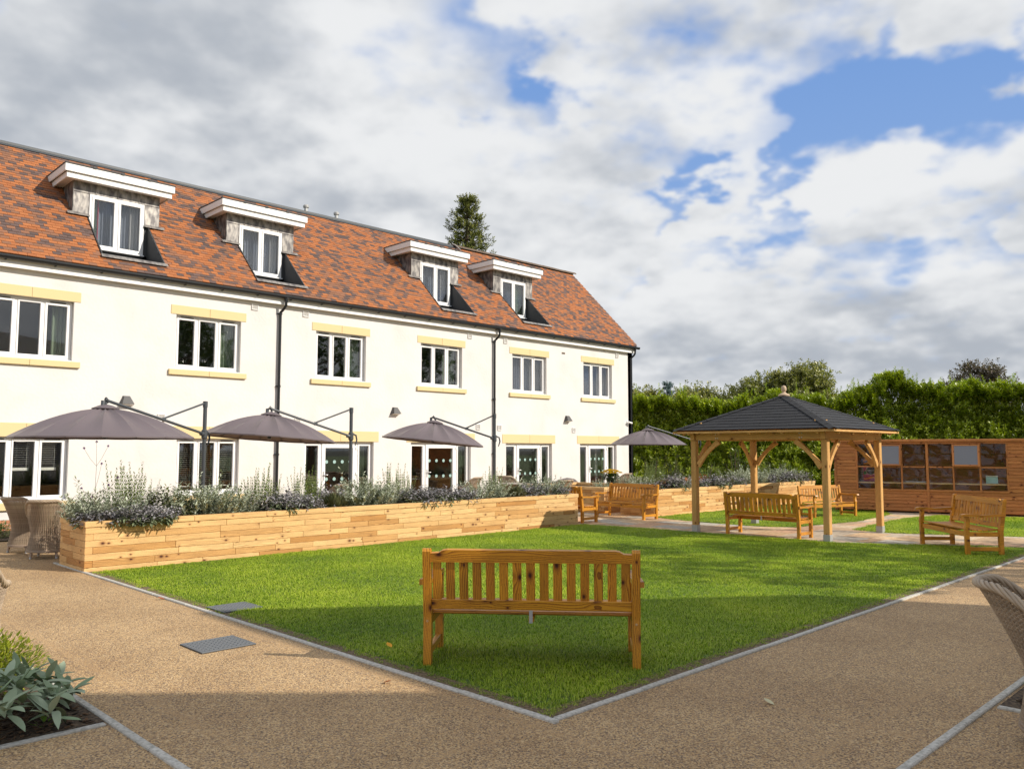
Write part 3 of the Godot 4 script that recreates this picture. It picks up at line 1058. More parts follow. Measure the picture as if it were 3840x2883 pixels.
func make_planter_plants() -> void:
	for k in 3:
		plant_mesh["A%d" % k] = silver_plant(200 + k)
		plant_mesh["R%d" % k] = spike_plant(210 + k)
		plant_mesh["S%d" % k] = sage_plant(220 + k)
	for k in 2:
		plant_mesh["D%d" % k] = dark_plant(230 + k)
		plant_mesh["L%d" % k] = brush_plant(240 + k)
	var kinds := {"A": ["silver_shrub", "feathery silver-leaved shrub", "shrub", 0.52, "felt_leaf", 3], "R": ["rosemary", "tall spiky rosemary", "rosemary", 0.68, "dull_leaf", 3], "S": ["sage", "purple-leaved sage mound", "sage", 0.36, "felt_leaf", 3], "D": ["evergreen_shrub", "small dark-leaved shrub", "shrub", 0.42, "dull_leaf", 2], "L": ["lavender", "brushy olive lavender mound", "lavender", 0.33, "dull_leaf", 2]}
	var beds := [["long planter", "S3.82-11.93.24 A3.86-12.2.41 A3.98-12.27.52 S4.0-11.9.27 A4.15-12.16.59 S4.2-11.74.3 R4.34-12.4.78 S4.45-11.72.3 S4.66-11.73.27 R4.47-12.33.71 R4.6-12.32.76 R4.78-12.39.54 D4.8-12.2.44 D4.96-12.23.51 D5.1-12.14.36 A5.27-12.13.62 A5.53-12.26.65 A5.7-12.19.52 A5.88-12.18.55 A6.13-12.26.41 R6.36-12.42.66 R6.45-12.23.73 R6.66-12.36.66 S6.7-11.95.44 R6.81-12.36.5 S6.95-12.09.39 S7.12-11.96.33 R7.13-12.3.66 R7.35-12.33.69 R7.46-12.27.61 L7.71-12.1.34 S7.79-12.4.47 L8.06-12.1.3 A8.24-12.13.58 A8.57-12.28.64 A8.72-12.19.56 A8.99-12.26.45 R9.08-12.35.71 A9.13-12.15.38 R9.3-12.35.69 S9.37-11.97.4 D9.43-12.14.31 R9.52-12.38.56 S9.65-11.96.4 S9.95-11.94.36 D9.98-12.3.34 S10.34-12.01.41 S10.62-11.95.32 A10.97-12.1.36 A11.3-12.24.51 A11.56-12.18.48 R11.62-12.32.63 R11.86-12.39.6 A11.95-12.2.33 L12.1-12.05.32 S12.4-12.04.36 S12.69-12.06.37 A12.9-12.21.56 A13.17-12.24.49 A13.38-12.2.46 S13.3-11.95.32"],
		["far planter", "S16.75-11.99.32 A16.8-12.3.4 R17.02-12.3.72 R17.3-12.38.66 R17.54-12.38.71 R17.67-12.25.62 S17.72-12.07.43 S17.9-11.95.46 A18.3-12.2.36 A18.63-12.2.43 S19.1-12.1.36 R19.4-12.35.62 R19.6-12.23.61 S19.59-11.96.4 S19.96-11.96.38 L20.47-12.1.33 R20.62-12.41.61 S20.95-12.05.36 A21.43-12.3.56 A21.8-12.28.54 A22.15-12.15.48 A22.35-12.28.55 S22.7-12.07.3 S23.1-12.0.38 R23.3-12.38.62 A23.5-12.22.6 S23.7-11.98.46 A24.1-12.25.58 S24.2-11.96.42 R24.45-12.4.62 A24.6-12.2.54 S24.85-12.0.4"], ["stepped planter", "A17.0-13.6.3 A17.87-13.6.42 A18.29-13.5.42"]]
	var names := RegEx.create_from_string("([A-Z])([\\d.]+)(-[\\d]+\\.[\\d]+)(\\.\\d+)")
	for bed in beds:
		var count := {}
		for m in names.search_all(bed[1]):
			var kd := m.get_string(1)
			var info: Array = kinds[kd]
			var k: int = count.get(kd, 0)
			count[kd] = k + 1
			var h: float = ("0" + m.get_string(4)).to_float()
			var o := thing(info[0], "%s in the %s, %s one from left" % [info[1], bed[0], ordinal(k)], info[2], Vector3(m.get_string(2).to_float(), 0.55, m.get_string(3).to_float()), rng.randf() * TAU, "%s plants in the %s" % [info[0].replace("_", " "), bed[0]])
			var sc: float = h / info[3] * 1.1
			var wide := clampf(sc * 1.1, 1.0, 1.35)
			part("foliage", plant_mesh["%s%d" % [kd, rng.randi_range(0, info[5] - 1)]], mat[info[4]], o, Transform3D(Basis().scaled(Vector3(wide, sc, wide)), Vector3.ZERO))

func make_verbena() -> void:
	var r := RandomNumberGenerator.new()
	r.seed = 5
	var o := thing("verbena", "thin-stemmed purple verbena rising above the left end of the long planter", "flower", Vector3(3.98, 0.55, -12.35))
	# stem tips (across, up) in the plane of the plant, metres
	var tips := [[0.0, 1.17], [-0.18, 1.08], [0.17, 1.11], [0.085, 0.86], [-0.19, 0.52], [0.33, 0.66], [0.2, 0.56], [-0.03, 0.4]]
	var across := Vector3(0.85, 0, 0.2)
	var fork := [0.83, 0.83, 0.83, 0.52, 0.35, 0.3, 0.35, 0.3]
	for k in tips.size():
		var tip: Vector3 = across * tips[k][0] + Vector3(0, tips[k][1], 0.0)
		var f := Vector3(0.01, fork[k], 0)
		var s := Shape.new()
		s.col = Color(0.2, 0.16, 0.12)
		s.tube([Vector3(0.0, 0.0, 0), Vector3(0.004, fork[k] * 0.5, 0), f, f.lerp(tip, 0.5) - Vector3(0, 0.02, 0), tip], [0.0035, 0.003, 0.0025, 0.0022, 0.002], 5)
		part("stem", s.mesh(), mat.bark, o)
		s = Shape.new()
		for q in 60:
			var d := Vector3(r.randf_range(-1, 1), r.randf_range(-0.5, 1), r.randf_range(-1, 1)).normalized()
			s.col = leaf_tone(r, Color(0.12, 0.03, 0.16), Color(0.32, 0.12, 0.38))
			s.leaf(tip + d * 0.004, d, Vector3.UP, 0.019, 0.009, 0.0, 1)
		part("flower_head", s.mesh(), mat.petal, o)

func make_stachys() -> void:
	var r := RandomNumberGenerator.new()
	r.seed = 9
	var o := thing("lambs_ear", "clump of long felted silver-green leaves in the near left bed", "plant", Vector3(1.3, 0.01, -5.64))
	var kinds := []
	for k in 6:
		var s := Shape.new()
		s.col = Color(0.25, 0.32, 0.19).lerp(Color(0.44, 0.51, 0.36), k / 5.0)
		var ln := 0.155
		s.leaf(Vector3.ZERO, Vector3.BACK, Vector3.UP, ln, 0.05 + 0.004 * (k % 3), [-0.15, 0.15, 0.35, 0.55, 0.05, 0.75][k], 5)
		kinds.append(s.mesh())
	var rosettes := []
	for k in 29:
		var a := k * 2.4
		var q := sqrt((k + 0.5) / 29.0) * 0.47
		rosettes.append(Vector3(cos(a) * q, maxf(0.05, 0.24 - q * q * 0.65), sin(a) * q * 1.0))
	for p in rosettes:
		for k in 10:
			var out := Vector2(p.x, p.z).angle()
			var a := k * 2.4 + r.randf() * 0.5
			var pitch := r.randf_range(-1.15, -0.15) if k < 6 else r.randf_range(-0.3, 0.35)
			var yaw := a
			var dir := Vector2(cos(yaw), -sin(yaw))
			var b := Basis(Vector3.UP, yaw) * Basis(Vector3.RIGHT, pitch)
			var sc := r.randf_range(0.75, 1.15)
			part("leaf", kinds[r.randi_range(0, 5)], mat.felt_leaf, o, Transform3D(b.scaled(Vector3.ONE * sc), p + Vector3(r.randf_range(-0.02, 0.02), r.randf_range(-0.05, 0.02), r.randf_range(-0.02, 0.02))))

func leafy_mound(seed_: int, n: int, rx: float, ry: float, ln: float, wd: float, a0: Color, b0: Color) -> ArrayMesh:
	var r := RandomNumberGenerator.new()
	r.seed = seed_
	var s := Shape.new()
	for k in n:
		var a := r.randf() * TAU
		var e := acos(r.randf_range(-0.15, 1.0))
		var q := r.randf_range(0.5, 1.0)
		var lump := 1.0 + 0.16 * sin(a * 3.0 + seed_) * sin(e * 4.0 + seed_ * 2.0)
		var dir := Vector3(cos(a) * sin(e), cos(e), sin(a) * sin(e))
		var p := Vector3(dir.x * rx, dir.y * ry, dir.z * rx) * q * lump + Vector3(0, ry * 0.12, 0)
		s.col = leaf_tone(r, a0, b0)
		s.leaf(p, dir + Vector3(r.randf_range(-0.6, 0.6), r.randf_range(-0.2, 0.7), r.randf_range(-0.6, 0.6)), Vector3.UP, ln * r.randf_range(0.7, 1.2), wd, r.randf_range(-0.2, 0.4), 1)
	return s.mesh()

func make_bed_plants() -> void:
	var o := thing("golden_shrub", "low yellow-green shrub behind the felted leaves at left", "shrub", Vector3(1.42, 0, -6.62))
	part("foliage", leafy_mound(301, 2600, 0.42, 0.32, 0.05, 0.021, Color(0.16, 0.22, 0.02), Color(0.42, 0.44, 0.05)), mat.leafy, o)
	o = thing("silver_shrub", "pale grey-green tuft at the left edge behind the golden shrub", "shrub", Vector3(0.98, 0, -6.4), 0, "")
	part("foliage", leafy_mound(302, 240, 0.26, 0.4, 0.09, 0.028, Color(0.2, 0.24, 0.15), Color(0.36, 0.4, 0.28)), mat.felt_leaf, o)
	o = thing("hebe", "small rounded grey-green bush at the right edge by the wicker chair", "shrub", Vector3(6.72, 0, -1.34))
	part("foliage", leafy_mound(303, 2400, 0.27, 0.34, 0.028, 0.011, Color(0.06, 0.1, 0.05), Color(0.16, 0.22, 0.12)), mat.dull_leaf, o)
	o = thing("seedling", "bright green seedlings in the mulch at the lower right", "plant", Vector3(6.3, 0.01, -1.38))
	part("foliage", leafy_mound(304, 40, 0.16, 0.07, 0.06, 0.025, Color(0.09, 0.18, 0.02), Color(0.2, 0.3, 0.05)), mat.leafy, o)
	o = thing("seedling", "tiny seedling at the front of the near left bed", "plant", Vector3(1.5, 0.01, -5.32))
	part("foliage", leafy_mound(305, 14, 0.06, 0.05, 0.04, 0.02, Color(0.12, 0.25, 0.03), Color(0.2, 0.34, 0.05)), mat.leafy, o)
	o = thing("laurel_shrub", "bright green bushy shrub against the house wall behind the wicker chairs", "shrub", Vector3(4.62, 0.02, -17.5))
	part("foliage", leafy_mound(306, 1300, 0.42, 0.5, 0.06, 0.024, Color(0.08, 0.15, 0.02), Color(0.24, 0.32, 0.05)), mat.leafy, o)
	o = thing("laurel_shrub", "green shrub by the house wall at the left edge of the view", "shrub", Vector3(3.85, 0.02, -17.3))
	part("foliage", leafy_mound(307, 900, 0.3, 0.3, 0.06, 0.024, Color(0.06, 0.12, 0.02), Color(0.18, 0.26, 0.05)), mat.leafy, o)
	o = thing("hosta", "broad blue-green leaved hosta at the foot of the house wall", "plant", Vector3(4.78, 0.02, -17.0))
	part("foliage", leafy_mound(308, 170, 0.4, 0.24, 0.22, 0.085, Color(0.15, 0.24, 0.14), Color(0.36, 0.44, 0.32)), mat.felt_leaf, o)
	o = thing("heuchera", "low dark red-leaved plant in the wall bed at left", "plant", Vector3(4.35, 0.02, -16.95))
	part("foliage", leafy_mound(309, 240, 0.24, 0.15, 0.06, 0.04, Color(0.06, 0.02, 0.015), Color(0.2, 0.07, 0.04)), mat.dull_leaf, o)
	# pot of yellow chrysanthemums on the stepped planter
	o = thing("chrysanthemum", "pot of bright yellow chrysanthemums on the stepped planter", "potted flower", Vector3(17.6, 0.66, -13.9))
	var s := Shape.new()
	s.lathe([Vector2(0, 0), Vector2(0.1, 0), Vector2(0.14, 0.2), Vector2(0.125, 0.2), Vector2(0.12, 0.17)], 16)
	part("pot", s.mesh(), mat.black_plastic, o)
	part("foliage", leafy_mound(310, 900, 0.27, 0.2, 0.05, 0.024, Color(0.04, 0.08, 0.02), Color(0.1, 0.17, 0.04)), mat.leafy, o, Transform3D(Basis(), Vector3(0, 0.14, 0)))
	s = Shape.new()
	for k in 210:
		var a := rng.randf() * TAU
		var q := sqrt(rng.randf()) * 0.29
		var p := Vector3(cos(a) * q, 0.43 - q * q * 1.2, sin(a) * q)
		for j in 9:
			var b := TAU * j / 9 + a
			s.col = Color(0.85, 0.56, 0.01).lerp(Color(0.95, 0.72, 0.03), rng.randf())
			s.leaf(p, Vector3(cos(b), rf(0.1, 0.6), sin(b)), Vector3.UP, 0.042, 0.024, 0.3, 1)
	part("flowers", s.mesh(), mat.petal, o)
	o = thing("chrysanthemum", "mound of dark red flowers behind the far planter", "potted flower", Vector3(21.6, 0.25, -13.6))
	part("foliage", leafy_mound(311, 300, 0.3, 0.3, 0.06, 0.025, Color(0.04, 0.08, 0.02), Color(0.1, 0.15, 0.04)), mat.leafy, o)
	part("flowers", leafy_mound(312, 700, 0.34, 0.36, 0.045, 0.024, Color(0.4, 0.02, 0.01), Color(0.6, 0.06, 0.03)), mat.petal, o, Transform3D(Basis(), Vector3(0, 0.22, 0)))
	s = Shape.new()
	s.lathe([Vector2(0, -0.25), Vector2(0.2, -0.25), Vector2(0.27, 0.1), Vector2(0.24, 0.1), Vector2(0.22, 0.05)], 16)
	part("pot", s.mesh(), mat.terracotta, o)

# ------------------------------------------------------------------ the house
const WZ := -18.6
const EAVE := Vector2(-18.4, 5.51)      # z, y of the tiles' lower edge
const RIDGE := Vector2(-21.69, 8.80)
const GZ := -18.375
const GY := 5.45
const HX0 := -4.0
const HX1 := 24.89
# x0, x1, y0, y1
var upper := [[3.84, 5.44, 3.47, 4.72], [7.6, 9.18, 3.47, 4.72], [11.26, 12.82, 3.47, 4.72], [14.73, 16.33, 3.47, 4.72], [18.48, 20.11, 3.47, 4.72], [22.03, 23.65, 3.47, 4.72]]
var lower := [[3.85, 5.45, 0.58, 1.87], [7.7, 9.21, 0.58, 1.87], [10.98, 13.12, 0.0, 1.83], [14.4, 16.7, 0.0, 1.83], [18.19, 20.37, 0.0, 1.83], [21.82, 23.88, 0.0, 1.83]]
var dormers := [5.67, 9.3, 15.27, 18.75]  # left edge of each lead front

func wall_with_holes(s: Shape, x0: float, x1: float, y0: float, y1: float, z: float, holes: Array, front: bool) -> void:
	var xs := [x0, x1]
	var ys := [y0, y1]
	for h in holes:
		xs.append(h[0]); xs.append(h[1]); ys.append(h[2]); ys.append(h[3])
	xs.sort()
	ys.sort()
	for a in xs.size() - 1:
		for b in ys.size() - 1:
			var xa: float = xs[a]; var xb: float = xs[a + 1]; var ya: float = maxf(ys[b], y0); var yb: float = ys[b + 1]
			if xb - xa < 0.001 or yb - ya < 0.001 or xa < x0 - 0.001 or xb > x1 + 0.001:
				continue
			var mx := (xa + xb) / 2
			var my := (ya + yb) / 2
			var open := false
			for h in holes:
				if mx > h[0] and mx < h[1] and my > h[2] and my < h[3]:
					open = true
			if open:
				continue
			if front:
				s.quad(Vector3(xa, ya, z), Vector3(xb, ya, z), Vector3(xb, yb, z), Vector3(xa, yb, z))
			else:
				s.quad(Vector3(xb, ya, z), Vector3(xa, ya, z), Vector3(xa, yb, z), Vector3(xb, yb, z))

func reveals(s: Shape, h: Array, z0: float, z1: float) -> void:
	s.quad(Vector3(h[0], h[2], z1), Vector3(h[0], h[2], z0), Vector3(h[0], h[3], z0), Vector3(h[0], h[3], z1))
	s.quad(Vector3(h[1], h[2], z0), Vector3(h[1], h[2], z1), Vector3(h[1], h[3], z1), Vector3(h[1], h[3], z0))
	s.quad(Vector3(h[0], h[3], z0), Vector3(h[1], h[3], z0), Vector3(h[1], h[3], z1), Vector3(h[0], h[3], z1))
	s.quad(Vector3(h[0], h[2], z1), Vector3(h[1], h[2], z1), Vector3(h[1], h[2], z0), Vector3(h[0], h[2], z0))

func frame_bars(s: Shape, x0: float, x1: float, y0: float, y1: float, z: float, w: float, d: float) -> void:
	s.box(Vector3(x0, y0, z - d), Vector3(x0 + w, y1, z), 0.006)
	s.box(Vector3(x1 - w, y0, z - d), Vector3(x1, y1, z), 0.006)
	s.box(Vector3(x0 + w - 0.001, y0, z - d), Vector3(x1 - w + 0.001, y0 + w, z - 0.0006), 0.006)
	s.box(Vector3(x0 + w - 0.001, y1 - w, z - d), Vector3(x1 - w + 0.001, y1, z - 0.0006), 0.006)

func pane(o: Node3D, x0: float, x1: float, y0: float, y1: float, z: float) -> void:
	var s := Shape.new()
	s.box(Vector3(x0, y0, z - 0.005), Vector3(x1, y1, z))
	part("pane", s.mesh(), mat.glass, o)
	s = Shape.new()
	s.box(Vector3(x0, y0, z - 0.026), Vector3(x1, y1, z - 0.021))
	part("inner_pane", s.mesh(), mat.glass, o)

# a three-light casement window; the outer frame is the part, its casements, panes and vents are sub-parts
func window3(house: Node3D, w: Array, lights: int, vents: bool, z: float) -> MeshInstance3D:
	var s := Shape.new()
	var x0: float = w[0]; var x1: float = w[1]; var y0: float = w[2]; var y1: float = w[3]
	frame_bars(s, x0 + 0.004, x1 - 0.004, y0 + 0.004, y1 - 0.004, z, 0.05, 0.07)
	var lw := (x1 - x0 - 0.1) / lights
	for k in range(1, lights):
		var mx := x0 + 0.05 + lw * k
		s.box(Vector3(mx - 0.022, y0 + 0.053, z - 0.069), Vector3(mx + 0.022, y1 - 0.053, z - 0.001), 0.005)
	s.box(Vector3(x0 - 0.0, y0 - 0.018, z - 0.05), Vector3(x1 + 0.0, y0 + 0.012, z + 0.075), 0.006)
	var fr := part("window", s.mesh(), mat.upvc, house)
	for k in lights:
		var a := x0 + 0.05 + lw * k + (0.022 if k > 0 else 0.002)
		var b := x0 + 0.05 + lw * (k + 1) - (0.022 if k < lights - 1 else 0.002)
		s = Shape.new()
		var sash := 0.05
		if lights == 3 and k == 1:
			sash = 0.035
		frame_bars(s, a + 0.003, b - 0.003, y0 + 0.055, y1 - 0.055, z + 0.012, sash, 0.06)
		part("casement", s.mesh(), mat.upvc, fr)
		pane(fr, a + sash - 0.004, b - sash + 0.004, y0 + 0.055 + sash, y1 - 0.055 - sash, z - 0.018)
		if vents and k != 1:
			s = Shape.new()
			s.box(Vector3((a + b) / 2 - 0.15, y1 - 0.052, z + 0.013), Vector3((a + b) / 2 + 0.15, y1 - 0.034, z + 0.028), 0.003)
			s.box(Vector3((a + b) / 2 - 0.14, y1 - 0.055, z + 0.013), Vector3((a + b) / 2 + 0.14, y1 - 0.0525, z + 0.022))
			part("trickle_vent", s.mesh(), mat.lamp_grey, fr)
		if k == 0 or k == lights - 1:
			s = Shape.new()
			var hx := b - sash * 0.5 if k == 0 else a + sash * 0.5
			s.box(Vector3(hx - 0.008, (y0 + y1) / 2 - 0.09, z - 0.06), Vector3(hx + 0.008, (y0 + y1) / 2 + 0.03, z - 0.045), 0.003)
			part("handle", s.mesh(), mat.steel, fr)
	return fr

func stones(house: Node3D, called: String, x0: float, x1: float, y0: float, y1: float, proud: float, splits: int) -> void:
	var o := Node3D.new()
	o.name = called
	house.add_child(o, true)
	for k in splits:
		var s := Shape.new()
		var a := lerpf(x0, x1, float(k) / splits)
		var b := lerpf(x0, x1, float(k + 1) / splits)
		s.box(Vector3(a + 0.002, y0, WZ - 0.09), Vector3(b - 0.002, y1, WZ + proud), 0.006)
		part(called + "_stone", s.mesh(), mat.cast_stone, o)

func door_set(house: Node3D, w: Array, z: float) -> void:
	var x0: float = w[0]; var x1: float = w[1]; var y1: float = w[3]
	var wd := x1 - x0
	var s := Shape.new()
	frame_bars(s, x0 + 0.004, x1 - 0.004, 0.012, y1 - 0.004, z, 0.05, 0.07)
	for f in [0.25, 0.775]:
		s.box(Vector3(x0 + wd * f - 0.025, 0.06, z - 0.069), Vector3(x0 + wd * f + 0.025, y1 - 0.055, z - 0.001), 0.005)
	var fr := part("door_frame", s.mesh(), mat.upvc, house)
	for k in 2:
		var a: float = x0 + wd * [0.0, 0.775][k] + [0.054, 0.028][k]
		var b: float = x0 + wd * [0.25, 1.0][k] - [0.028, 0.054][k]
		s = Shape.new()
		frame_bars(s, a, b, 0.066, y1 - 0.058, z + 0.012, 0.05, 0.06)
		part("side_casement", s.mesh(), mat.upvc, fr)
		pane(fr, a + 0.046, b - 0.046, 0.112, y1 - 0.104, z - 0.018)
	var a := x0 + wd * 0.25 + 0.03
	var b := x0 + wd * 0.775 - 0.03
	s = Shape.new()
	frame_bars(s, a, b, 0.066, y1 - 0.058, z + 0.022, 0.11, 0.06)
	var dr := part("door", s.mesh(), mat.upvc, house)
	pane(dr, a + 0.106, b - 0.106, 0.17, y1 - 0.16, z - 0.008)
	s = Shape.new()
	s.box(Vector3(a + 0.038, 0.82, z + 0.022), Vector3(a + 0.068, 1.05, z + 0.03), 0.003)
	s.tube([Vector3(a + 0.053, 0.965, z + 0.028), Vector3(a + 0.053, 0.965, z + 0.07), Vector3(a + 0.16, 0.965, z + 0.072)], [0.011], 8)
	part("handle", s.mesh(), mat.steel, dr)
	for hy in [0.4, 0.95, 1.62]:
		s = Shape.new()
		s.box(Vector3(b - 0.02, hy, z + 0.0222), Vector3(b + 0.028, hy + 0.07, z + 0.045), 0.004)
		part("hinge", s.mesh(), mat.upvc, dr)
	# round safety markers on the glass
	var disc := Shape.new()
	disc.lathe([Vector2(0.046, 0), Vector2(0.046, 0.002), Vector2(0.0, 0.002)], 20)
	disc.lathe([Vector2(0.024, 0.0021), Vector2(0.024, 0.0035), Vector2(0.012, 0.0035), Vector2(0.012, 0.0021)], 14)
	var dm := disc.mesh()
	for row in [1.3, 0.85]:
		for k in 4:
			part("safety_marker", dm, mat.sticker, dr, Transform3D(Basis(Vector3.RIGHT, PI / 2), Vector3(lerpf(a + 0.16, b - 0.18, k / 3.0), row, z - 0.006)))

func roof_y(z: float) -> float:
	return EAVE.y + (EAVE.x - z)

func make_roof(house: Node3D) -> void:
	# boarding under the tiles, with the dormers' recesses left open
	var s := Shape.new()
	var sl := sqrt(2.0)
	var hi := (EAVE.x - RIDGE.x)
	var cuts := []
	for d in dormers:
		cuts.append([d + 0.33, d + 1.68, 0.35, 1.49])
		cuts.append([d + 0.03, d + 1.89, 1.49, 2.2])
	var xs := [HX0 - 0.1, HX1 + 0.03]
	var zs := [0.0, hi]
	for c in cuts:
		xs.append(c[0]); xs.append(c[1]); zs.append(c[2]); zs.append(c[3])
	xs.sort(); zs.sort()
	for a in xs.size() - 1:
		for b in zs.size() - 1:
			var mx: float = (xs[a] + xs[a + 1]) / 2
			var mz: float = (zs[b] + zs[b + 1]) / 2
			var open: bool = xs[a + 1] - xs[a] < 0.001 or zs[b + 1] - zs[b] < 0.001
			for c in cuts:
				if mx > c[0] and mx < c[1] and mz > c[2] and mz < c[3]:
					open = true
			if open:
				continue
			var za: float = EAVE.x - zs[b]; var zb: float = EAVE.x - zs[b + 1]
			s.quad(Vector3(xs[a], roof_y(za) - 0.03, za), Vector3(xs[a + 1], roof_y(za) - 0.03, za), Vector3(xs[a + 1], roof_y(zb) - 0.03, zb), Vector3(xs[a], roof_y(zb) - 0.03, zb))
	var ry := RIDGE.y - 0.03
	var bz := 2 * RIDGE.x - EAVE.x
	s.quad(Vector3(HX1 + 0.03, EAVE.y - 0.03, bz), Vector3(HX0 - 0.1, EAVE.y - 0.03, bz), Vector3(HX0 - 0.1, ry, RIDGE.x), Vector3(HX1 + 0.03, ry, RIDGE.x))
	# verge: the undercloak board up the gable
	for e in [[EAVE.x, RIDGE.x], [bz, RIDGE.x]]:
		s.beam(Vector3(HX1 + 0.01, EAVE.y - 0.06, e[0]), Vector3(HX1 + 0.01, RIDGE.y - 0.06, e[1]), 0.04, 0.06)
	var roof := part("roof", s.mesh(), mat.lead_dark, house)
	# plain clay tiles, one mesh placed many times
	var t := Shape.new()
	t.prism(PackedVector2Array([Vector2(-0.08, 0), Vector2(0.08, 0), Vector2(0.08, 0.2), Vector2(-0.08, 0.2)]), 0.0, 0.018)
	var tm := t.mesh()
	var xfs := []
	var cols := []
	var gauge := 0.1035
	var rows := int(hi * sl / gauge)
	var blot := noise(91, 0.9, 2)
	var b45 := Basis(Vector3.RIGHT, -PI / 4)
	for r in rows:
		var up := r * gauge / sl
		var x := HX0 - 0.1 + (0.0825 if r % 2 == 1 else 0.0)
		while x < HX1 - 0.02:
			var cx := x + 0.0825
			x += 0.165
			var skip := cx < 2.2
			for d in dormers:
				if cx > d + 0.28 and cx < d + 1.74 and up > 0.29 and up < 1.43:
					skip = true
				if cx > d - 0.03 and cx < d + 1.95 and up > 1.37 and up < 2.22:
					skip = true
			if skip:
				continue
			var z := EAVE.x - up
			var p := Vector3(cx + rf(-0.002, 0.002), roof_y(z) - 0.002 + rf(-0.002, 0.003), z)
			# each tile tilts up on the course below it
			xfs.append(Transform3D(Basis(Vector3.UP, rf(-0.012, 0.012)) * Basis(Vector3.RIGHT, -PI / 4 - 0.09 + rf(-0.015, 0.015)), p))
			var q := rng.randf() + 0.26 * blot.get_noise_2d(cx * 1.7, up * 6.0)
			var c: Color
			if q < 0.4:
				c = Color(0.31, 0.105, 0.034).lerp(Color(0.39, 0.14, 0.046), rng.randf())
			elif q < 0.73:
				c = Color(0.2, 0.095, 0.052).lerp(Color(0.26, 0.115, 0.062), rng.randf())
			else:
				c = Color(0.085, 0.058, 0.052).lerp(Color(0.14, 0.085, 0.07), rng.randf())
			cols.append(c)
	multi("roof_tiles", tm, mat.tile, xfs, cols, roof)
	# ridge: flat dark metal capping, then half-round tiles at the far end
	s = Shape.new()
	s.beam(Vector3(HX0 - 0.1, RIDGE.y + 0.02, RIDGE.x), Vector3(18.6, RIDGE.y + 0.02, RIDGE.x), 0.1, 0.07, 0.01)
	s.beam(Vector3(HX0 - 0.1, RIDGE.y - 0.035, RIDGE.x + 0.07), Vector3(18.6, RIDGE.y - 0.035, RIDGE.x + 0.07), 0.09, 0.012, 0.0, Vector3(0, 1, 1))
	part("ridge_capping", s.mesh(), mat.grey_metal, roof)
	var x := 18.62
	var hr := Shape.new()
	var ps := []
	for k in 9:
		ps.append(Vector2(cos(PI * k / 8.0) * 0.1, sin(PI * k / 8.0) * 0.09))
	for k in 8:
		ps.append(Vector2(cos(PI * (7 - k) / 8.0 + 0.39) * 0.08, sin(PI * (7 - k) / 8.0 + 0.39) * 0.07 - 0.01))
	var pg := PackedVector2Array(ps)
	hr.prism(pg, -0.16, 0.16, Transform3D(Basis(Vector3.BACK, Vector3.UP, Vector3.LEFT), Vector3.ZERO))
	var hm := hr.mesh()
	while x < HX1:
		part("ridge_tile", hm, mat.ridge_tile, roof, Transform3D(Basis(Vector3.BACK, rf(-0.01, 0.01)), Vector3(x + 0.16, RIDGE.y - 0.005 + rf(0, 0.006), RIDGE.x)))
		x += 0.328
	s = Shape.new()
	s.tube([Vector3(18.5, RIDGE.y + 0.1, RIDGE.x + 0.02), Vector3(18.6, RIDGE.y + 0.05, RIDGE.x + 0.1), Vector3(18.75, RIDGE.y - 0.12, RIDGE.x + 0.2)], [0.03], 6)
	part("lead_flashing", s.mesh(), mat.lead, roof)
	# soil vent pipes on the ridge
	for vx in [12.75, 13.83]:
		s = Shape.new()
		s.lathe([Vector2(0.055, 0), Vector2(0.055, 0.2), Vector2(0.085, 0.2), Vector2(0.09, 0.25), Vector2(0.06, 0.29), Vector2(0, 0.29)], 14)
		part("vent_pipe", s.mesh(), mat.galvanised, roof, Transform3D(Basis(), Vector3(vx, RIDGE.y + 0.0, RIDGE.x - 0.1)))

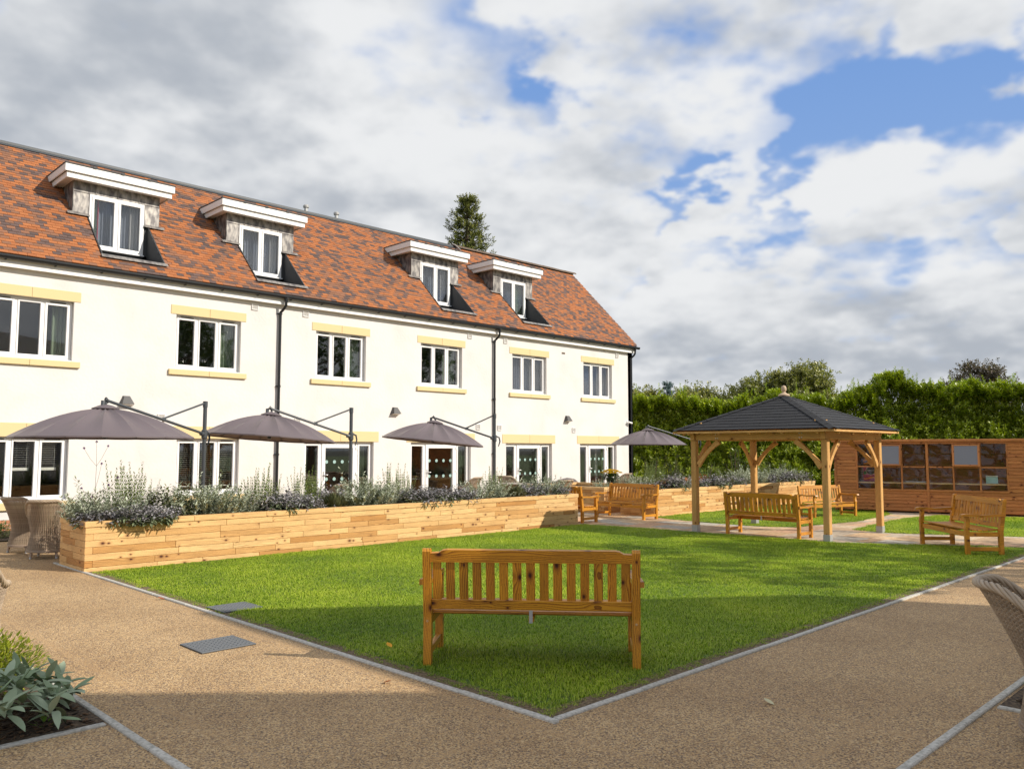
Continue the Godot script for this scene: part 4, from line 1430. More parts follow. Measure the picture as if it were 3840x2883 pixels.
func make_dormer(house: Node3D, d: float, k: int) -> void:
	var zf := -19.79
	var o := Node3D.new()
	o.name = "dormer"
	house.add_child(o, true)
	var x0 := d
	var x1 := d + 1.92
	var w0 := d + 0.34
	var w1 := d + 1.57
	# lead cladding in separate sheets
	var sheets := [[x0, w0, 6.93, 7.45], [w1, x1, 6.93, 7.45]]
	for q in 4:
		sheets.append([lerpf(x0, x1, q / 4.0), lerpf(x0, x1, (q + 1) / 4.0), 7.455, 7.73])
	for q in sheets:
		var s := Shape.new()
		var t := rf(0.7, 1.25)
		s.col = Color(t, t, t)
		s.box(Vector3(q[0] + 0.004, q[2], zf - 0.03), Vector3(q[1] - 0.004, q[3], zf + rf(0.0, 0.004)), 0.006)
		part("lead_panel", s.mesh(), mat.lead, o)
	var s := Shape.new()
	for q in 4:
		s = Shape.new()
		if q < 3:
			var sx := lerpf(x0, x1, (q + 1) / 4.0)
			s.tube([Vector3(sx, 7.46, zf + 0.006), Vector3(sx, 7.72, zf + 0.006)], [0.012], 6)
		else:
			s.tube([Vector3(x0, 6.93, zf), Vector3(x0, 7.72, zf)], [0.012], 6)
		part("lead_roll", s.mesh(), mat.lead, o)
	# cheeks back into the roof
	for sx in [x0, x1]:
		s = Shape.new()
		s.col = Color(0.75, 0.75, 0.78)
		s.prism(PackedVector2Array([Vector2(19.82, 6.93), Vector2(20.62, 7.73), Vector2(19.82, 7.73)]), sx - 0.012, sx + 0.012, Transform3D(Basis(Vector3(0, 0, -1), Vector3.UP, Vector3.RIGHT), Vector3.ZERO))
		part("cheek", s.mesh(), mat.lead, o)
	# the recess in the roof below: grey side walls and tray
	s = Shape.new()
	for sx in [w0 - 0.02, w1 + 0.1]:
		s.prism(PackedVector2Array([Vector2(19.84, 6.1), Vector2(19.84, 6.98), Vector2(18.66, 5.82), Vector2(18.66, 5.76)]), sx - 0.012, sx + 0.012, Transform3D(Basis(Vector3(0, 0, -1), Vector3.UP, Vector3.RIGHT), Vector3.ZERO))
	s.beam(Vector3((w0 + w1) / 2 + 0.04, 6.14, zf - 0.05), Vector3((w0 + w1) / 2 + 0.04, 5.83, -18.64), w1 - w0 + 0.14, 0.015)
	s.box(Vector3(w0 - 0.03, 6.06, zf - 0.06), Vector3(w1 + 0.1, 6.22, zf - 0.03))
	s.box(Vector3(w1 + 0.002, 6.1, zf - 0.08), Vector3(w1 + 0.11, 6.95, zf - 0.03))
	part("recess", s.mesh(), mat.lead_dark, o)
	for q in [[w0 - 0.06, w1 + 0.14, 5.825, -18.63, 0.1], [w1 - 0.01, x1 + 0.12, 6.95, zf + 0.03, 0.1], [x0 - 0.12, w0 + 0.01, 6.95, zf + 0.03, 0.1]]:
		s = Shape.new()
		s.beam(Vector3(q[0], q[2], q[3]), Vector3(q[1], q[2], q[3]), q[4], 0.014, 0.003, Vector3(0, 1, 1))
		part("flashing", s.mesh(), mat.lead, o)
	# flat roof with stepped white fascia
	var r0 := d - 0.27
	var r1 := d + 2.16
	s = Shape.new()
	s.box(Vector3(r0, 7.80, -19.52), Vector3(r1, 7.965, -19.49), 0.004)
	s.box(Vector3(r0, 7.80, -20.86), Vector3(r0 + 0.03, 7.965, -19.521), 0.004)
	s.box(Vector3(r1 - 0.03, 7.80, -20.86), Vector3(r1, 7.965, -19.521), 0.004)
	s.box(Vector3(r0 + 0.05, 7.67, -19.57), Vector3(r1 - 0.05, 7.81, -19.54), 0.004)
	s.box(Vector3(r0 + 0.05, 7.67, -20.7), Vector3(r0 + 0.08, 7.81, -19.571), 0.004)
	s.box(Vector3(r1 - 0.08, 7.67, -20.7), Vector3(r1 - 0.05, 7.81, -19.571), 0.004)
	part("fascia", s.mesh(), mat.fascia_white, o)
	s = Shape.new()
	s.box(Vector3(r0 + 0.081, 7.70, -20.7), Vector3(r1 - 0.081, 7.712, -19.571))
	part("soffit", s.mesh(), mat.fascia_white, o)
	s = Shape.new()
	s.box(Vector3(r0 - 0.012, 7.966, -20.95), Vector3(r1 + 0.012, 7.995, -19.475), 0.006)
	for q in 3:
		var sx := lerpf(r0, r1, (q + 1) / 4.0)
		s.box(Vector3(sx - 0.04, 7.96, -20.9), Vector3(sx + 0.04, 8.012, -19.468), 0.006)
	part("flat_roof", s.mesh(), mat.lead_dark, o)
	# room behind
	s = Shape.new()
	var c := [w0 - 0.1, w1 + 0.1, 6.15, 7.6]
	s.box(Vector3(x0 + 0.02, 7.62, -21.5), Vector3(x1 - 0.02, 7.69, zf - 0.04))
	for sx in [x0 + 0.03, x1 - 0.03]:
		s.quad(Vector3(sx, 6.0, zf - 0.09), Vector3(sx, 6.0, -21.6), Vector3(sx, 7.65, -21.6), Vector3(sx, 7.65, zf - 0.09))
	part("lining", s.mesh(), mat.interior, o)
	var fr := window3(o, [w0, w1, 6.2, 7.46], 2, false, zf + 0.01)
	fr.name = "dormer_window"

func make_house() -> void:
	var house := thing("care_home", "long white rendered two-storey house with orange tiled roof and four dormers", "house")
	var holes := []
	for w in upper:
		holes.append(w)
	for w in lower:
		holes.append(w)
	var s := Shape.new()
	wall_with_holes(s, HX0, HX1, 0.0, 5.32, WZ, holes, true)
	for h in holes:
		reveals(s, h, WZ, WZ - 0.3)
	wall_with_holes(s, HX0, HX1, 0.0, 5.32, WZ - 0.3, holes, false)
	# gable, far and near ends
	var bz := 2 * RIDGE.x - WZ
	for e in [HX1, HX0]:
		var g := PackedVector2Array([Vector2(-WZ, 0), Vector2(-bz, 0), Vector2(-bz, 5.3), Vector2(-RIDGE.x, 8.7), Vector2(-WZ, 5.3)])
		s.prism(g, e - 0.28 if e == HX1 else e, e if e == HX1 else e + 0.28, Transform3D(Basis(Vector3(0, 0, -1), Vector3.UP, Vector3.RIGHT), Vector3.ZERO))
	s.quad(Vector3(HX1, 0, bz), Vector3(HX0, 0, bz), Vector3(HX0, 5.4, bz), Vector3(HX1, 5.4, bz))
	part("wall", s.mesh(), mat.render, house)
	# brick plinth where the wall bed leaves it in view
	var o := Node3D.new()
	o.name = "plinth"
	house.add_child(o)
	s = Shape.new()
	s.box(Vector3(2.6, 0.0, WZ), Vector3(5.6, 0.235, WZ + 0.012))
	part("mortar", s.mesh(), mat.mortar, o)
	for r in 3:
		var x := 2.62 + (0.11 if r % 2 else 0.0)
		while x < 5.4:
			s = Shape.new()
			s.col = Color(0.36, 0.13, 0.065).lerp(Color(0.46, 0.22, 0.12), rng.randf())
			s.box(Vector3(x, 0.006 + r * 0.077, WZ + 0.004), Vector3(x + 0.207, 0.071 + r * 0.077, WZ + 0.02), 0.003)
			part("brick", s.mesh(), mat.brick_red, o)
			x += 0.218
	# rooms
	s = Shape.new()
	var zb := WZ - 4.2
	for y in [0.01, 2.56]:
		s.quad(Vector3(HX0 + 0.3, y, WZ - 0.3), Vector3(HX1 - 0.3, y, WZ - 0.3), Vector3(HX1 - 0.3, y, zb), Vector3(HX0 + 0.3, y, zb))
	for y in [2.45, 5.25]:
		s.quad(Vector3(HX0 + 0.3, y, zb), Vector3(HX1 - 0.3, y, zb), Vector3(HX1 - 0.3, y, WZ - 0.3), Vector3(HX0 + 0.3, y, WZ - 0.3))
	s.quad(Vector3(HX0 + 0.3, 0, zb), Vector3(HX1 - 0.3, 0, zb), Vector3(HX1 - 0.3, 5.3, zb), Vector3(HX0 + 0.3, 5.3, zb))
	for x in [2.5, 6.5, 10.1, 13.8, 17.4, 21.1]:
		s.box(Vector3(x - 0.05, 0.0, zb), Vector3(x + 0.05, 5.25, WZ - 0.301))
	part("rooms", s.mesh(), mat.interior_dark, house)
	make_roof(house)
	for k in 4:
		make_dormer(house, dormers[k], k)
	var z := WZ - 0.1
	for w in upper:
		window3(house, w, 3, true, z)
		stones(house, "lintel", w[0] - 0.13, w[1] + 0.13, w[3] + 0.002, w[3] + 0.215, 0.012, 2)
		stones(house, "sill", w[0] - 0.15, w[1] + 0.15, w[2] - 0.145, w[2] - 0.02, 0.06, 2)
	for k in 6:
		var w: Array = lower[k]
		if k < 2:
			window3(house, w, 3, true, z)
			stones(house, "sill", w[0] - 0.15, w[1] + 0.15, w[2] - 0.165, w[2] - 0.02, 0.06, 2)
		else:
			door_set(house, w, z)
		stones(house, "lintel", w[0] - 0.16, w[1] + 0.16, w[3] + 0.002, w[3] + 0.285, 0.012, 2)
	# eaves: fascia, soffit, gutter with brackets and unions
	s = Shape.new()
	s.box(Vector3(HX0, 5.255, WZ + 0.12), Vector3(HX1 + 0.03, 5.49, WZ + 0.14))
	part("fascia", s.mesh(), mat.fascia_white, house)
	s = Shape.new()
	s.box(Vector3(HX0, 5.265, WZ + 0.001), Vector3(HX1 + 0.03, 5.275, WZ + 0.119))
	part("soffit", s.mesh(), mat.fascia_white, house)
	s = Shape.new()
	var g := [Vector2(-0.055, 0.03)]
	for k in 9:
		var a := PI + PI * k / 8.0
		g.append(Vector2(cos(a) * 0.055, sin(a) * 0.055))
	g.append(Vector2(0.055, 0.03))
	g.append(Vector2(0.049, 0.03))
	for k in 9:
		var a := TAU - PI * k / 8.0
		g.append(Vector2(cos(a) * 0.049, sin(a) * 0.049))
	g.append(Vector2(-0.049, 0.03))
	s.prism(PackedVector2Array(g), HX0, HX1 + 0.14, Transform3D(Basis(Vector3(0, 0, -1), Vector3.UP, Vector3.RIGHT), Vector3(0, GY, GZ)))
	var gut := part("gutter", s.mesh(), mat.black_plastic, house)
	var br := Shape.new()
	var g2 := []
	for p in g:
		g2.append(p * 1.09)
	br.prism(PackedVector2Array(g2), -0.015, 0.015, Transform3D(Basis(Vector3(0, 0, -1), Vector3.UP, Vector3.RIGHT), Vector3.ZERO))
	br.box(Vector3(-0.015, -0.07, -0.085), Vector3(0.015, -0.052, 0.0))
	var brm := br.mesh()
	var x := 3.2
	while x < HX1:
		part("bracket", brm, mat.black_plastic, gut, Transform3D(Basis(), Vector3(x, GY, GZ)))
		x += 0.9
	# downpipes with swan necks
	for px in [10.19, 17.64, 24.72]:
		s = Shape.new()
		s.lathe([Vector2(0.0, -0.1), Vector2(0.04, -0.1), Vector2(0.045, -0.02), Vector2(0.075, 0.0), Vector2(0.075, 0.01)], 12, Transform3D(Basis(), Vector3(px + 0.06, 5.415, GZ)))
		s.tube([Vector3(px + 0.06, 5.32, GZ), Vector3(px + 0.06, 5.23, GZ - 0.005), Vector3(px + 0.04, 5.16, GZ - 0.04), Vector3(px, 5.06, -18.53), Vector3(px, 4.98, -18.54), Vector3(px, 0.0, -18.54)], [0.034], 12)
		var dp := part("downpipe", s.mesh(), mat.black_plastic, house)
		for y in [5.03, 3.2, 1.5]:
			s = Shape.new()
			s.lathe([Vector2(0.034, -0.03), Vector2(0.041, -0.03), Vector2(0.041, 0.03), Vector2(0.034, 0.03)], 12, Transform3D(Basis(), Vector3(px, y, -18.54)))
			s.box(Vector3(px - 0.07, y - 0.012, -18.599), Vector3(px + 0.07, y + 0.012, -18.56), 0.003)
			part("clip", s.mesh(), mat.black_plastic, dp)

func make_wall_fittings() -> void:
	var ups := [[9.52, 5.13], [10.94, 5.12], [16.63, 5.11], [18.16, 5.1], [23.95, 5.1]]
	var where := ["just left of the nearest downpipe", "just right of the nearest downpipe", "just left of the middle downpipe", "just right of the middle downpipe", "by the far corner downpipe"]
	var lows := [[7.33, 2.33], [10.76, 2.33], [16.99, 2.32], [17.9, 2.31], [21.48, 2.3]]
	var where2 := ["between the first parasol's arms", "above the nearest patio door's left end", "left of the middle downpipe", "right of the middle downpipe", "below the farthest wall lamp"]
	for j in 2:
		for k in 5:
			var q: Array = [ups, lows][j][k]
			var o := thing("wall_vent", "small square white louvred vent %s, %s" % ["under the eaves" if j == 0 else "above the ground-floor lintels", [where, where2][j][k]], "vent", Vector3(q[0], q[1], WZ), 0, "square vents on the house wall")
			var s := Shape.new()
			frame_bars(s, -0.085, 0.085, -0.085, 0.085, 0.028, 0.018, 0.028)
			part("frame", s.mesh(), mat.fascia_white, o)
			for r in 6:
				s = Shape.new()
				s.bar(Vector3(0.134, 0.02, 0.004), Transform3D(Basis(Vector3.RIGHT, 0.7), Vector3(0, -0.055 + r * 0.022, 0.012)))
				part("louvre", s.mesh(), mat.fascia_white, o)
	var lamps := [[6.56, 2.66, "nearest, above the left parasol"], [13.81, 2.68, "middle one, between the second and third parasols"], [21.13, 2.66, "farthest, near the house corner"]]
	for q in lamps:
		var o := thing("wall_lamp", "grey wedge-shaped wall lamp, the %s" % q[2], "wall lamp", Vector3(q[0], q[1], WZ), 0, "wedge wall lamps on the house")
		var s := Shape.new()
		# a hood that widens downwards and outwards
		var top := [Vector3(-0.075, 0.13, 0.0), Vector3(0.075, 0.13, 0.0), Vector3(0.06, 0.12, 0.07), Vector3(-0.06, 0.12, 0.07)]
		var low := [Vector3(-0.15, -0.08, 0.0), Vector3(0.15, -0.08, 0.0), Vector3(0.125, -0.05, 0.16), Vector3(-0.125, -0.05, 0.16)]
		var mid := Vector3(0, 0.03, 0.05)
		s.face(top.duplicate(), mid, Transform3D(), 0, Vector2.ONE)
		for k in 4:
			s.face([top[k], top[(k + 1) % 4], low[(k + 1) % 4], low[k]], mid, Transform3D(), 0, Vector2.ONE)
		part("hood", s.mesh(), mat.lamp_grey, o)
		s = Shape.new()
		s.face([Vector3(-0.14, -0.083, 0.004), Vector3(0.14, -0.083, 0.004), Vector3(0.118, -0.055, 0.15), Vector3(-0.118, -0.055, 0.15)], mid, Transform3D(), 0, Vector2.ONE)
		part("diffuser", s.mesh(), mat.fascia_white, o)
	var o := thing("camera_dome", "small white security camera near the far corner of the house", "security camera", Vector3(24.56, 2.64, WZ))
	var s := Shape.new()
	s.box(Vector3(-0.05, -0.05, 0), Vector3(0.05, 0.05, 0.03), 0.008)
	s.tube([Vector3(0, 0, 0.03), Vector3(0.0, -0.01, 0.1)], [0.02], 8)
	part("bracket", s.mesh(), mat.fascia_white, o)
	s = Shape.new()
	s.tube([Vector3(-0.06, 0.01, 0.1), Vector3(0.09, -0.03, 0.14)], [0.035, 0.035], 10)
	part("body", s.mesh(), mat.fascia_white, o)
	s = Shape.new()
	s.tube([Vector3(0.09, -0.03, 0.14), Vector3(0.096, -0.032, 0.142)], [0.026], 10)
	part("lens", s.mesh(), mat.black_plastic, o)
	o = thing("wall_slot", "little brown open slot in the render near the far upstairs window", "vent slot", Vector3(20.97, 4.94, WZ))
	s = Shape.new()
	s.box(Vector3(-0.085, -0.03, 0.001), Vector3(0.085, 0.03, 0.004))
	part("opening", s.mesh(), mat.ridge_tile, o)
	# curtains and blinds inside
	var cs := [[upper[0], 0.8, 0.98, "curtain_green", "the nearest upstairs window"], [upper[1], 0.71, 0.98, "curtain_green", "the second upstairs window"], [upper[2], 0.69, 0.98, "curtain_green", "the third upstairs window"], [upper[3], 0.69, 0.98, "curtain_green", "the fourth upstairs window"], [upper[4], 0.7, 0.98, "curtain_white", "the fifth upstairs window"], [upper[5], 0.7, 0.98, "curtain_white", "the farthest upstairs window"], [lower[2], 0.79, 0.98, "curtain_green", "the nearest patio doors"], [lower[3], 0.78, 0.98, "curtain_green", "the second patio doors"], [lower[4], 0.79, 0.98, "curtain_green", "the third patio doors"], [lower[5], 0.77, 0.98, "curtain_green", "the farthest patio doors"], [lower[5], 0.6, 0.67, "curtain_white", "the leaf of the farthest patio doors"], [lower[2], 0.03, 0.055, "curtain_red", "the left light of the nearest patio doors"]]
	for k in 4:
		var d: float = dormers[k]
		var w := [d + 0.34, d + 1.57, 6.2, 7.46]
		cs.append([w, 0.03, 0.18 if k != 3 else 0.1, "curtain_green", "the left of the %s dormer" % ["nearest", "second", "third", "farthest"][k]])
		cs.append([w, 0.78 if k < 3 else 0.62, 0.97, "curtain_white" if k != 3 else "curtain_green", "the right of the %s dormer" % ["nearest", "second", "third", "farthest"][k]])
		if k in [0, 2]:
			cs.append([w, 0.19 if k == 0 else 0.61, 0.215 if k == 0 else 0.64, "curtain_red", "the glass of the %s dormer as a narrow edge" % ["nearest", "second", "third", "farthest"][k]])
	for k in 4:
		var d: float = dormers[k]
		cs.append([[d + 0.34, d + 1.57, 6.2, 7.46], 0.02, 0.98, "net", "the whole of the %s dormer window" % ["nearest", "second", "third", "farthest"][k]])
	cs.append([upper[4], 0.01, 0.99, "net", "the whole of the fifth upstairs window"])
	cs.append([upper[5], 0.01, 0.99, "net", "the whole of the farthest upstairs window"])
	for q in cs:
		var w: Array = q[0]
		var a := lerpf(w[0], w[1], q[1])
		var b := lerpf(w[0], w[1], q[2])
		var zz := (WZ - 0.36) if w[3] < 6.0 else -19.79 - 0.2
		if q[3] == "net":
			zz -= 0.09
		s = Shape.new()
		var n := maxi(6, int((b - a) / 0.014))
		for k in n:
			var fa := float(k) / n
			var fb := float(k + 1) / n
			var za: float = zz + 0.028 * sin((b - a) * fa * 75.0)
			var zb2: float = zz + 0.028 * sin((b - a) * fb * 75.0)
			s.quad(Vector3(lerpf(a, b, fa), w[2] - 0.02, za), Vector3(lerpf(a, b, fb), w[2] - 0.02, zb2), Vector3(lerpf(a, b, fb), w[3] + 0.04, zb2), Vector3(lerpf(a, b, fa), w[3] + 0.04, za))
		var colour: String = {"curtain_green": "sage green", "curtain_red": "dark red", "curtain_white": "pale", "net": "bluish grey net"}[q[3]]
		tag(part("curtain", s.mesh(), mat[q[3]], self), "%s curtain behind %s" % [colour, q[4]], "curtain")
	for k in 2:
		var w: Array = lower[k]
		o = thing("venetian_blind", "pale venetian blind in the %s ground-floor window" % ["nearest, half lowered,", "second, almost fully lowered,"][k], "blind")
		var bot: float = [1.25, 0.78][k]
		var rows := int((w[3] - 0.1 - bot) / 0.045)
		for j in 3:
			s = Shape.new()
			var a := lerpf(w[0], w[1], [0.03, 0.35, 0.68][j])
			var b := lerpf(w[0], w[1], [0.32, 0.65, 0.97][j])
			if k == 0:
				b -= 0.1
			for r in rows:
				s.bar(Vector3(b - a, 0.0016, 0.034), Transform3D(Basis(Vector3.RIGHT, -0.12), Vector3((a + b) / 2, w[3] - 0.09 - r * 0.045, WZ - 0.27)))
			var sl := part("slats", s.mesh(), mat.blind, o)
			sl.set_meta("kind", "stuff")
			s = Shape.new()
			s.box(Vector3(a, bot - 0.06 if k == 0 else bot - 0.02, WZ - 0.29), Vector3(b, bot, WZ - 0.25), 0.004)
			part("bottom_rail", s.mesh(), mat.blind, o)
			s = Shape.new()
			for f in [0.12, 0.88]:
				s.tube([Vector3(lerpf(a, b, f), bot, WZ - 0.253), Vector3(lerpf(a, b, f), w[3] - 0.06, WZ - 0.253)], [0.0025], 4)
			part("cord", s.mesh(), mat.blind, o)

# ------------------------------------------------------------------ benches
func stain(s: Shape) -> void:
	var t := rf(0.82, 1.12)
	s.col = Color(t, t * rf(0.94, 1.04), t)
	s.uo = Vector2(rng.randf() * 0.45, rng.randf() * 0.8)

# origin under the middle of the back posts, +z forward, 1.61 long
func make_bench(called: String) -> Node3D:
	var o := thing(called, "", "bench")
	var hw := 0.775
	var s: Shape
	for e in [-1, 1]:
		# back post, straight to the seat, then leaning back
		s = Shape.new(); stain(s)
		s.prism(PackedVector2Array([Vector2(-0.03, 0), Vector2(0.03, 0), Vector2(0.034, 0.36), Vector2(-0.045, 0.86), Vector2(-0.062, 0.872), Vector2(-0.085, 0.872), Vector2(-0.1, 0.85), Vector2(-0.03, 0.36)]), -0.03, 0.03, Transform3D(Basis(Vector3.BACK, Vector3.UP, Vector3.LEFT), Vector3(e * hw, 0, 0)))
		part("back_leg", s.mesh(), mat.stained, o)
		# front leg with an S curve under the arm
		s = Shape.new(); stain(s)
		s.prism(PackedVector2Array([Vector2(0.48, 0), Vector2(0.54, 0), Vector2(0.545, 0.36), Vector2(0.55, 0.42), Vector2(0.535, 0.48), Vector2(0.53, 0.54), Vector2(0.545, 0.6), Vector2(0.485, 0.6), Vector2(0.472, 0.54), Vector2(0.478, 0.46), Vector2(0.485, 0.36)]), -0.03, 0.03, Transform3D(Basis(Vector3.BACK, Vector3.UP, Vector3.LEFT), Vector3(e * hw, 0, 0)))
		part("front_leg", s.mesh(), mat.stained, o)
		# armrest, dipped and curled at the front
		s = Shape.new(); stain(s)
		s.prism(PackedVector2Array([Vector2(-0.06, 0.6), Vector2(0.1, 0.598), Vector2(0.3, 0.588), Vector2(0.46, 0.602), Vector2(0.58, 0.6), Vector2(0.605, 0.59), Vector2(0.612, 0.605), Vector2(0.6, 0.63), Vector2(0.54, 0.642), Vector2(0.44, 0.637), Vector2(0.3, 0.622), Vector2(0.12, 0.632), Vector2(-0.06, 0.642)]), -0.04, 0.04, Transform3D(Basis(Vector3.BACK, Vector3.UP, Vector3.LEFT), Vector3(e * (hw + 0.018), 0, 0)))
		part("armrest", s.mesh(), mat.stained, o)
		s = Shape.new(); stain(s)
		s.box(Vector3(e * hw - 0.02, 0.07, 0.03), Vector3(e * hw + 0.02, 0.13, 0.482), 0.004)
		part("stretcher", s.mesh(), mat.stained, o)
		s = Shape.new(); stain(s)
		s.box(Vector3(e * hw - 0.02, 0.29, 0.03), Vector3(e * hw + 0.02, 0.36, 0.484), 0.004)
		part("side_rail", s.mesh(), mat.stained, o)
	# top rail with cut shoulders, set to the lean of the posts
	var lean := Transform3D(Basis(Vector3.RIGHT, -0.155), Vector3(0, 0.36, 0.0))
	s = Shape.new(); stain(s)
	s.prism(PackedVector2Array([Vector2(-hw + 0.03, 0.42), Vector2(hw - 0.03, 0.42), Vector2(hw - 0.03, 0.487), Vector2(hw - 0.09, 0.49), Vector2(hw - 0.12, 0.508), Vector2(hw - 0.15, 0.513), Vector2(-hw + 0.15, 0.513), Vector2(-hw + 0.12, 0.508), Vector2(-hw + 0.09, 0.49), Vector2(-hw + 0.03, 0.487)]), -0.02, 0.022, lean)
	part("top_rail", s.mesh(), mat.stained, o)
	s = Shape.new(); stain(s)
	s.bar(Vector3(hw * 2 - 0.062, 0.075, 0.042), lean * Transform3D(Basis(), Vector3(0, 0.1, 0)), 0.004)
	part("lower_rail", s.mesh(), mat.stained, o)
	for k in 15:
		s = Shape.new(); stain(s)
		s.col = s.col * 0.92
		s.bar(Vector3(0.066, 0.29, 0.018), lean * Transform3D(Basis(), Vector3(-0.7 + k * 0.1, 0.278, 0)), 0.004)
		part("back_slat", s.mesh(), mat.stained, o)
	for k in 6:
		s = Shape.new(); stain(s)
		var z := 0.055 + k * 0.085
		var y := 0.38 + 0.013 * pow((k - 2.2) / 2.5, 2.0)
		s.bar(Vector3(hw * 2 - (0.062 if k in [0, 5] else 0.0) + 0.0, 0.022, 0.072), Transform3D(Basis(Vector3.RIGHT, -0.04 * (k - 2.5)), Vector3(0, y, z)), 0.005)
		part("seat_slat", s.mesh(), mat.stained, o)
	s = Shape.new(); stain(s)
	s.box(Vector3(-hw + 0.03, 0.285, 0.485), Vector3(hw - 0.03, 0.362, 0.522), 0.004)
	part("apron", s.mesh(), mat.stained, o)
	s = Shape.new(); stain(s)
	s.box(Vector3(-0.02, 0.325, 0.02), Vector3(0.02, 0.366, 0.484), 0.003)
	part("seat_bearer", s.mesh(), mat.stained, o)
	s = Shape.new()
	s.bar(Vector3(0.026, 0.12, 0.004), Transform3D(Basis(), Vector3(0.0, 0.385, -0.026)), 0.001)
	part("bracket", s.mesh(), mat.galvanised, o)
	for e in [-1, 1]:
		s = Shape.new()
		s.lathe([Vector2(0.009, 0), Vector2(0.008, 0.003), Vector2(0, 0.003)], 10, Transform3D(Basis(Vector3.RIGHT, -PI / 2), Vector3(e * hw, 0.33, -0.031)))
		part("dowel", s.mesh(), mat.shelf_wood, o)
	return o

func dup(src: Node3D, called: String, label: String, at: Vector3, turn: float, sc := 1.0) -> Node3D:
	var o: Node3D = src.duplicate()
	o.name = numbered(called)
	add_child(o, true)
	o.transform = Transform3D(Basis(Vector3.UP, turn).scaled(Vector3.ONE * sc), at)
	o.set_meta("label", label)
	return o

func make_benches() -> void:
	var b := make_bench("garden_bench")
	b.set_meta("group", "stained wooden garden benches")
	b.position = Vector3(4.46, 0.0, -4.29)
	b.rotation.y = deg_to_rad(130.5)
	b.set_meta("label", "nearest wooden bench, back to the view at the lawn corner")
	dup(b, "garden_bench", "wooden bench with its back to the view under the pavilion's left side", Vector3(14.14, 0, -7.62), deg_to_rad(90), 0.93)
	dup(b, "garden_bench", "wooden bench at the right in front of the shed, seat towards the lawn", Vector3(14.76, 0, -4.2), deg_to_rad(-137.5), 0.985)
	dup(b, "garden_bench", "sunlit bench on the back lawn seen between the pavilion's right posts", Vector3(19.55, 0, -8.95), deg_to_rad(-19), 0.86)
	dup(b, "garden_bench", "bench against the stepped planter facing left across the patio", Vector3(16.02, 0, -12.02), deg_to_rad(-92), 0.92)
	dup(b, "garden_bench", "bench seen end-on behind the right end of the long planter", Vector3(13.88, 0, -12.5), deg_to_rad(90), 0.93)

